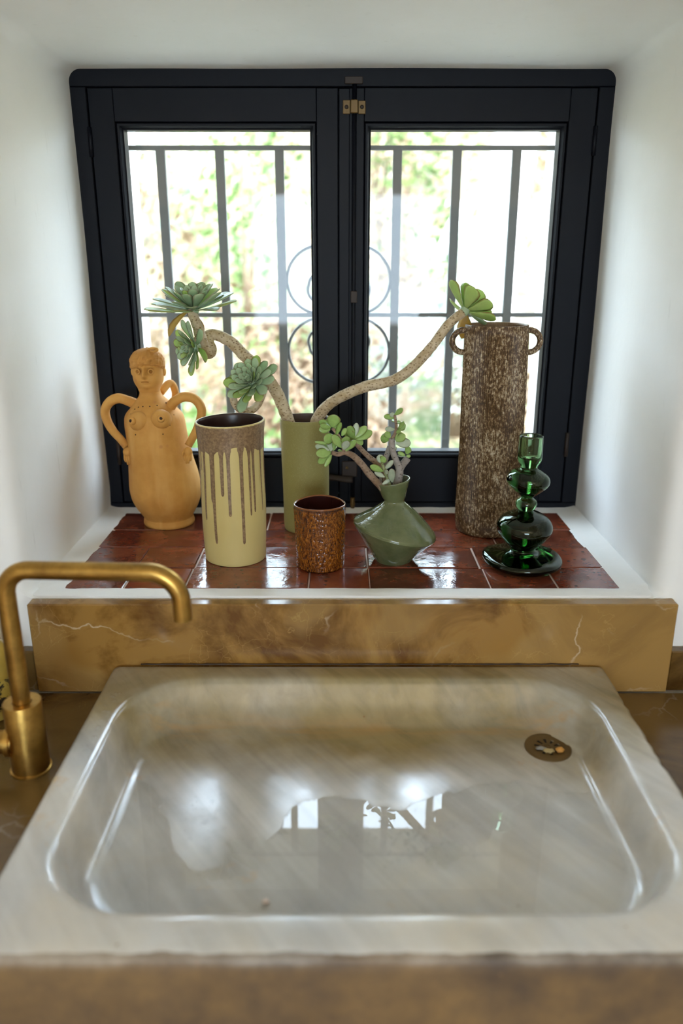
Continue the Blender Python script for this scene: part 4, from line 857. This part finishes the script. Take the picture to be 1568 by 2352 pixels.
def jade(label, stems, leaves, pale=0.0, extra=0):
    root = empty('jade_cutting', stems[0][0][0]); tag(root, label, 'plant cutting', 'jade plant cuttings in the green vase')
    for i, (pts, r, m) in enumerate(stems): obj('stem' if i == 0 else 'twig', *tube(catmull(pts, 5), r, 12, wob=0.10), m, root)
    for (x, y, z, X, Y, Z, w) in leaves:
        b, t = Vector((x, y, z)), Vector((X, Y, Z)); d = t - b; L = d.length
        view = Vector((-b.x, -b.y, 1.54 - b.z)).normalized(); nm = view + Vector((random.uniform(-.4, .4), random.uniform(-.3, .3), random.uniform(-.1, .4)))
        inst('leaf', jp if random.random() < pale else jl, root, frame(b, d, nm, L * 1.06, w * 1.38, max(w, L * 0.55)))
    for k in range(extra):
        b0 = leaves[random.randrange(len(leaves))]; b = Vector(b0[:3]); d = Vector((random.uniform(-1, 1), random.uniform(0.2, 1.2), random.uniform(-.5, 1))).normalized(); L = random.uniform(0.016, 0.024)
        inst('leaf', jl, root, frame(b + Vector((0, 0.004, 0)), d, Vector((random.uniform(-1, 1), -1, random.uniform(0, 1))), L, L * 0.66, L * 0.6))
jade('lowest jade cutting leaning left with two rounded leaf clusters over the olive vase', [(JADE_1, [0.0068, 0.0062, 0.0055, 0.0050], js_m), (JADE_1b, [0.0042, 0.0040, 0.0036], js_m), ([(0.0041, 1.297, 1.2215), (0.003, 1.296, 1.232), (-0.004, 1.295, 1.248), (-0.015, 1.294, 1.263)], [0.0038, 0.003, 0.0025], js_m)], LEAF_1, 0.08, 7)
jade('upper left jade cutting with a single fan of leaves before dark mullion', [(JADE_2, [0.0055, 0.0052, 0.0045, 0.0036], js_m)], LEAF_2, 0.05, 4)
jade('upright forked jade cutting rising highest from the green vase', [(JADE_3, [0.0085, 0.0080, 0.0060, 0.0055, 0.0052], js_g), (JADE_3b, [0.0060, 0.0064, 0.0068], js_g), (JADE_3c, [0.0032, 0.0028, 0.0024, 0.0020], js_m)], LEAF_3, 0.35, 3)
jade('short bare grey jade stem behind the other cuttings', [(JADE_4, [0.0058, 0.0055, 0.0052, 0.0045], js_g)], [], 0)
jade('small young jade sprout with pale leaves at the front of the green vase', [(JADE_5, [0.0030, 0.0028, 0.0022], js_v)], LEAF_5, 0.5)

# ------------------------------------------------------------------ sunlit garden bank beyond the grille
def ground(x, y):
    return -0.35 + max(0, y - 3.2) * 0.42 + 0.10 * noise.noise(Vector((x * 0.8, y * 0.8, 0))) + 0.05 * noise.noise(Vector((x * 2.3, y * 2.3, 4)))
V = []; F = []; nx, ny = 50, 60
for j in range(ny + 1):
    for i in range(nx + 1): x = -9 + 18 * i / nx; y = 2.05 + 15 * j / ny; V.append((x, y, ground(x, y)))
for j in range(ny):
    for i in range(nx): k = j * (nx + 1) + i; F.append((k, k + 1, k + nx + 2, k + nx + 1))
t = NT('dry_grassy_bank'); v = t.coord()
c = t.mix(t.ramp(t.noise(v, 2.2, 4), [(0.42, 0.0), (0.58, 1.0)]), (0.16, 0.11, 0.065), (0.07, 0.10, 0.035)); c = t.mix(t.ramp(t.noise(v, 14, 4), [(0.5, 0.0), (0.65, 0.8)]), c, (0.28, 0.22, 0.16)); t.set(c, 0.9)
tag(obj('garden_bank', V, F, t.m, loc=(0, 2.05, -0.4)), kind='structure')
struct('garden_terrace', [box(-9, 9, -16, 2.05, -0.6, -0.13)], M['outside'])
def foliage_mat(name, c0, c1):
    t = NT(name); a = t.attr('tone'); c = t.mix(a.outputs['Fac'], c0, c1); t.set(c, 0.6)
    tl = t.add('ShaderNodeBsdfTranslucent'); t.link(c, tl.inputs['Color']); mx = t.add('ShaderNodeMixShader'); mx.inputs[0].default_value = 0.35
    t.link(t.b.outputs[0], mx.inputs[1]); t.link(tl.outputs[0], mx.inputs[2]); t.link(mx.outputs[0], t.out.inputs['Surface']); return t.m
FOL = dict(green=foliage_mat('green_foliage', (0.042, 0.095, 0.017), (0.22, 0.30, 0.10)), gold=foliage_mat('golden_foliage', (0.12, 0.08, 0.04), (0.54, 0.41, 0.28)),
           grey=foliage_mat('grey_green_foliage', (0.10, 0.13, 0.10), (0.48, 0.51, 0.45)), russet=foliage_mat('russet_foliage', (0.09, 0.05, 0.025), (0.44, 0.31, 0.20)))
bark_m = m_flat('pale_bark', (0.75, 0.70, 0.64), 0.85); twig_m = m_flat('brown_twig', (0.20, 0.14, 0.09), 0.9)
def leaves(c, rx, ry, rz, n, s, seed):
    rnd = random.Random(seed); V = []; F = []; T = []
    cl = [(Vector((rnd.gauss(0, 0.5), rnd.gauss(0, 0.5), rnd.gauss(0, 0.5))), rnd.uniform(0.25, 0.5), rnd.random()) for _ in range(14)]
    for i in range(n):
        q, w, tone = cl[rnd.randrange(14)]; p = q + Vector((rnd.gauss(0, 1), rnd.gauss(0, 1), rnd.gauss(0, 1))) * w * 0.7
        p = Vector((c[0] + p.x * rx, c[1] + p.y * ry, c[2] + p.z * rz)); p.z = max(p.z, ground(p.x, p.y) + 0.03)
        d = Vector((rnd.gauss(0, 1), rnd.gauss(0, 1), rnd.gauss(0, 1))).normalized(); u = d.orthogonal().normalized(); w2 = d.cross(u); L = s * rnd.uniform(0.6, 1.3); k = len(V)
        V += [tuple(p), tuple(p + u * L * 0.5 + w2 * L * 0.28), tuple(p + u * L), tuple(p + u * L * 0.5 - w2 * L * 0.28)]; F.append((k, k + 1, k + 2, k + 3)); tt = min(1, max(0, tone + rnd.uniform(-.25, .25))); T += [tt] * 4
    return V, F, T
def shrub(x, y, h, r, kind, label, seed, n=1500, s=0.075):
    z = ground(x, y); root = empty('garden_shrub', (x, y, z)); tag(root, label, 'shrub', 'shrubs on the sunny bank')
    rnd = random.Random(seed)
    for k in range(3):
        e = (x + rnd.uniform(-r, r) * 0.5, y + rnd.uniform(-r, r) * 0.4, z + h * rnd.uniform(0.6, 0.9))
        obj('stem', *tube([(x + 0.03 * k, y, z - 0.02), ((x + e[0]) / 2 + 0.03, (y + e[1]) / 2, z + h * 0.4), e], [0.02, 0.014, 0.006], 6), twig_m, root)
    V, F, T = leaves((x, y, z + h * 0.55), r, r * 0.8, h * 0.5, n, s, seed)
    o = obj('foliage', V, F, FOL[kind], root, smooth=False); o['kind'] = 'stuff'
    at = o.data.attributes.new('tone', 'FLOAT', 'POINT'); at.data.foreach_set('value', T)
shrub(-1.25, 5.0, 1.5, 0.55, 'gold', 'golden leafed shrub blurred behind left edge of the left pane', 21)
shrub(-0.72, 5.6, 2.3, 0.40, 'green', 'bright green shrub blurred behind the left rosette', 22)
shrub(-0.95, 4.2, 0.75, 0.5, 'green', 'low green shrub blurred beside the earthenware figure head', 23)
shrub(-0.15, 6.2, 1.7, 0.6, 'gold', 'pale golden shrub blurred behind the middle of the left pane', 24)
shrub(-0.25, 4.6, 0.8, 0.45, 'russet', 'low russet shrub blurred behind the olive vase', 25)
shrub(0.42, 6.4, 2.4, 0.45, 'green', 'tall green shrub blurred behind left half of the right pane', 26)
shrub(0.30, 7.0, 2.8, 0.55, 'russet', 'tall russet shrub blurred behind the upper right pane', 27)
shrub(0.72, 5.0, 0.95, 0.5, 'grey', 'silvery shrub blurred behind the tall brown vase', 28)
shrub(1.70, 6.4, 2.4, 0.5, 'gold', 'golden shrub blurred at the far right of the right pane', 29)
shrub(1.30, 4.4, 0.7, 0.45, 'russet', 'low russet shrub blurred at lower right corner of right pane', 30)
shrub(-1.9, 7.6, 2.6, 0.8, 'grey', 'silvery tall shrub blurred in upper left corner of left pane', 31, 1800, 0.09)
shrub(0.2, 8.8, 2.6, 1.2, 'gold', 'wide golden thicket furthest back on the bank', 32, 2600, 0.10)
shrub(2.4, 8.4, 2.8, 0.9, 'green', 'wide green thicket furthest back at right', 33, 2000, 0.10)
tr = empty('garden_tree', (1.05, 5.7, ground(1.05, 5.7))); tag(tr, 'pale sunlit leaning tree trunk behind the tall brown vase', 'tree')
zt = ground(1.05, 5.7)
obj('trunk', *tube(catmull([(1.02, 5.7, zt - 0.05), (1.06, 5.7, zt + 0.7), (1.14, 5.72, zt + 1.4), (1.25, 5.75, zt + 2.2), (1.33, 5.8, zt + 3.4)], 6), [0.20, 0.17, 0.15, 0.13, 0.09], 14, wob=0.15), bark_m, tr)
obj('branch', *tube(catmull([(1.12, 5.68, zt + 1.35), (0.92, 5.6, zt + 1.22), (0.76, 5.5, zt + 1.05), (0.62, 5.45, zt + 0.78)], 5), [0.065, 0.05, 0.04, 0.02], 10), bark_m, tr)
obj('branch', *tube(catmull([(1.22, 5.74, zt + 2.0), (1.45, 5.7, zt + 1.9), (1.62, 5.6, zt + 1.6)], 5), [0.06, 0.05, 0.03], 10), bark_m, tr)
V, F, T = leaves((1.3, 5.9, zt + 3.3), 0.9, 0.8, 0.55, 1500, 0.09, 40)
o = obj('foliage', V, F, FOL['grey'], tr, smooth=False); o['kind'] = 'stuff'; at = o.data.attributes.new('tone', 'FLOAT', 'POINT'); at.data.foreach_set('value', T)
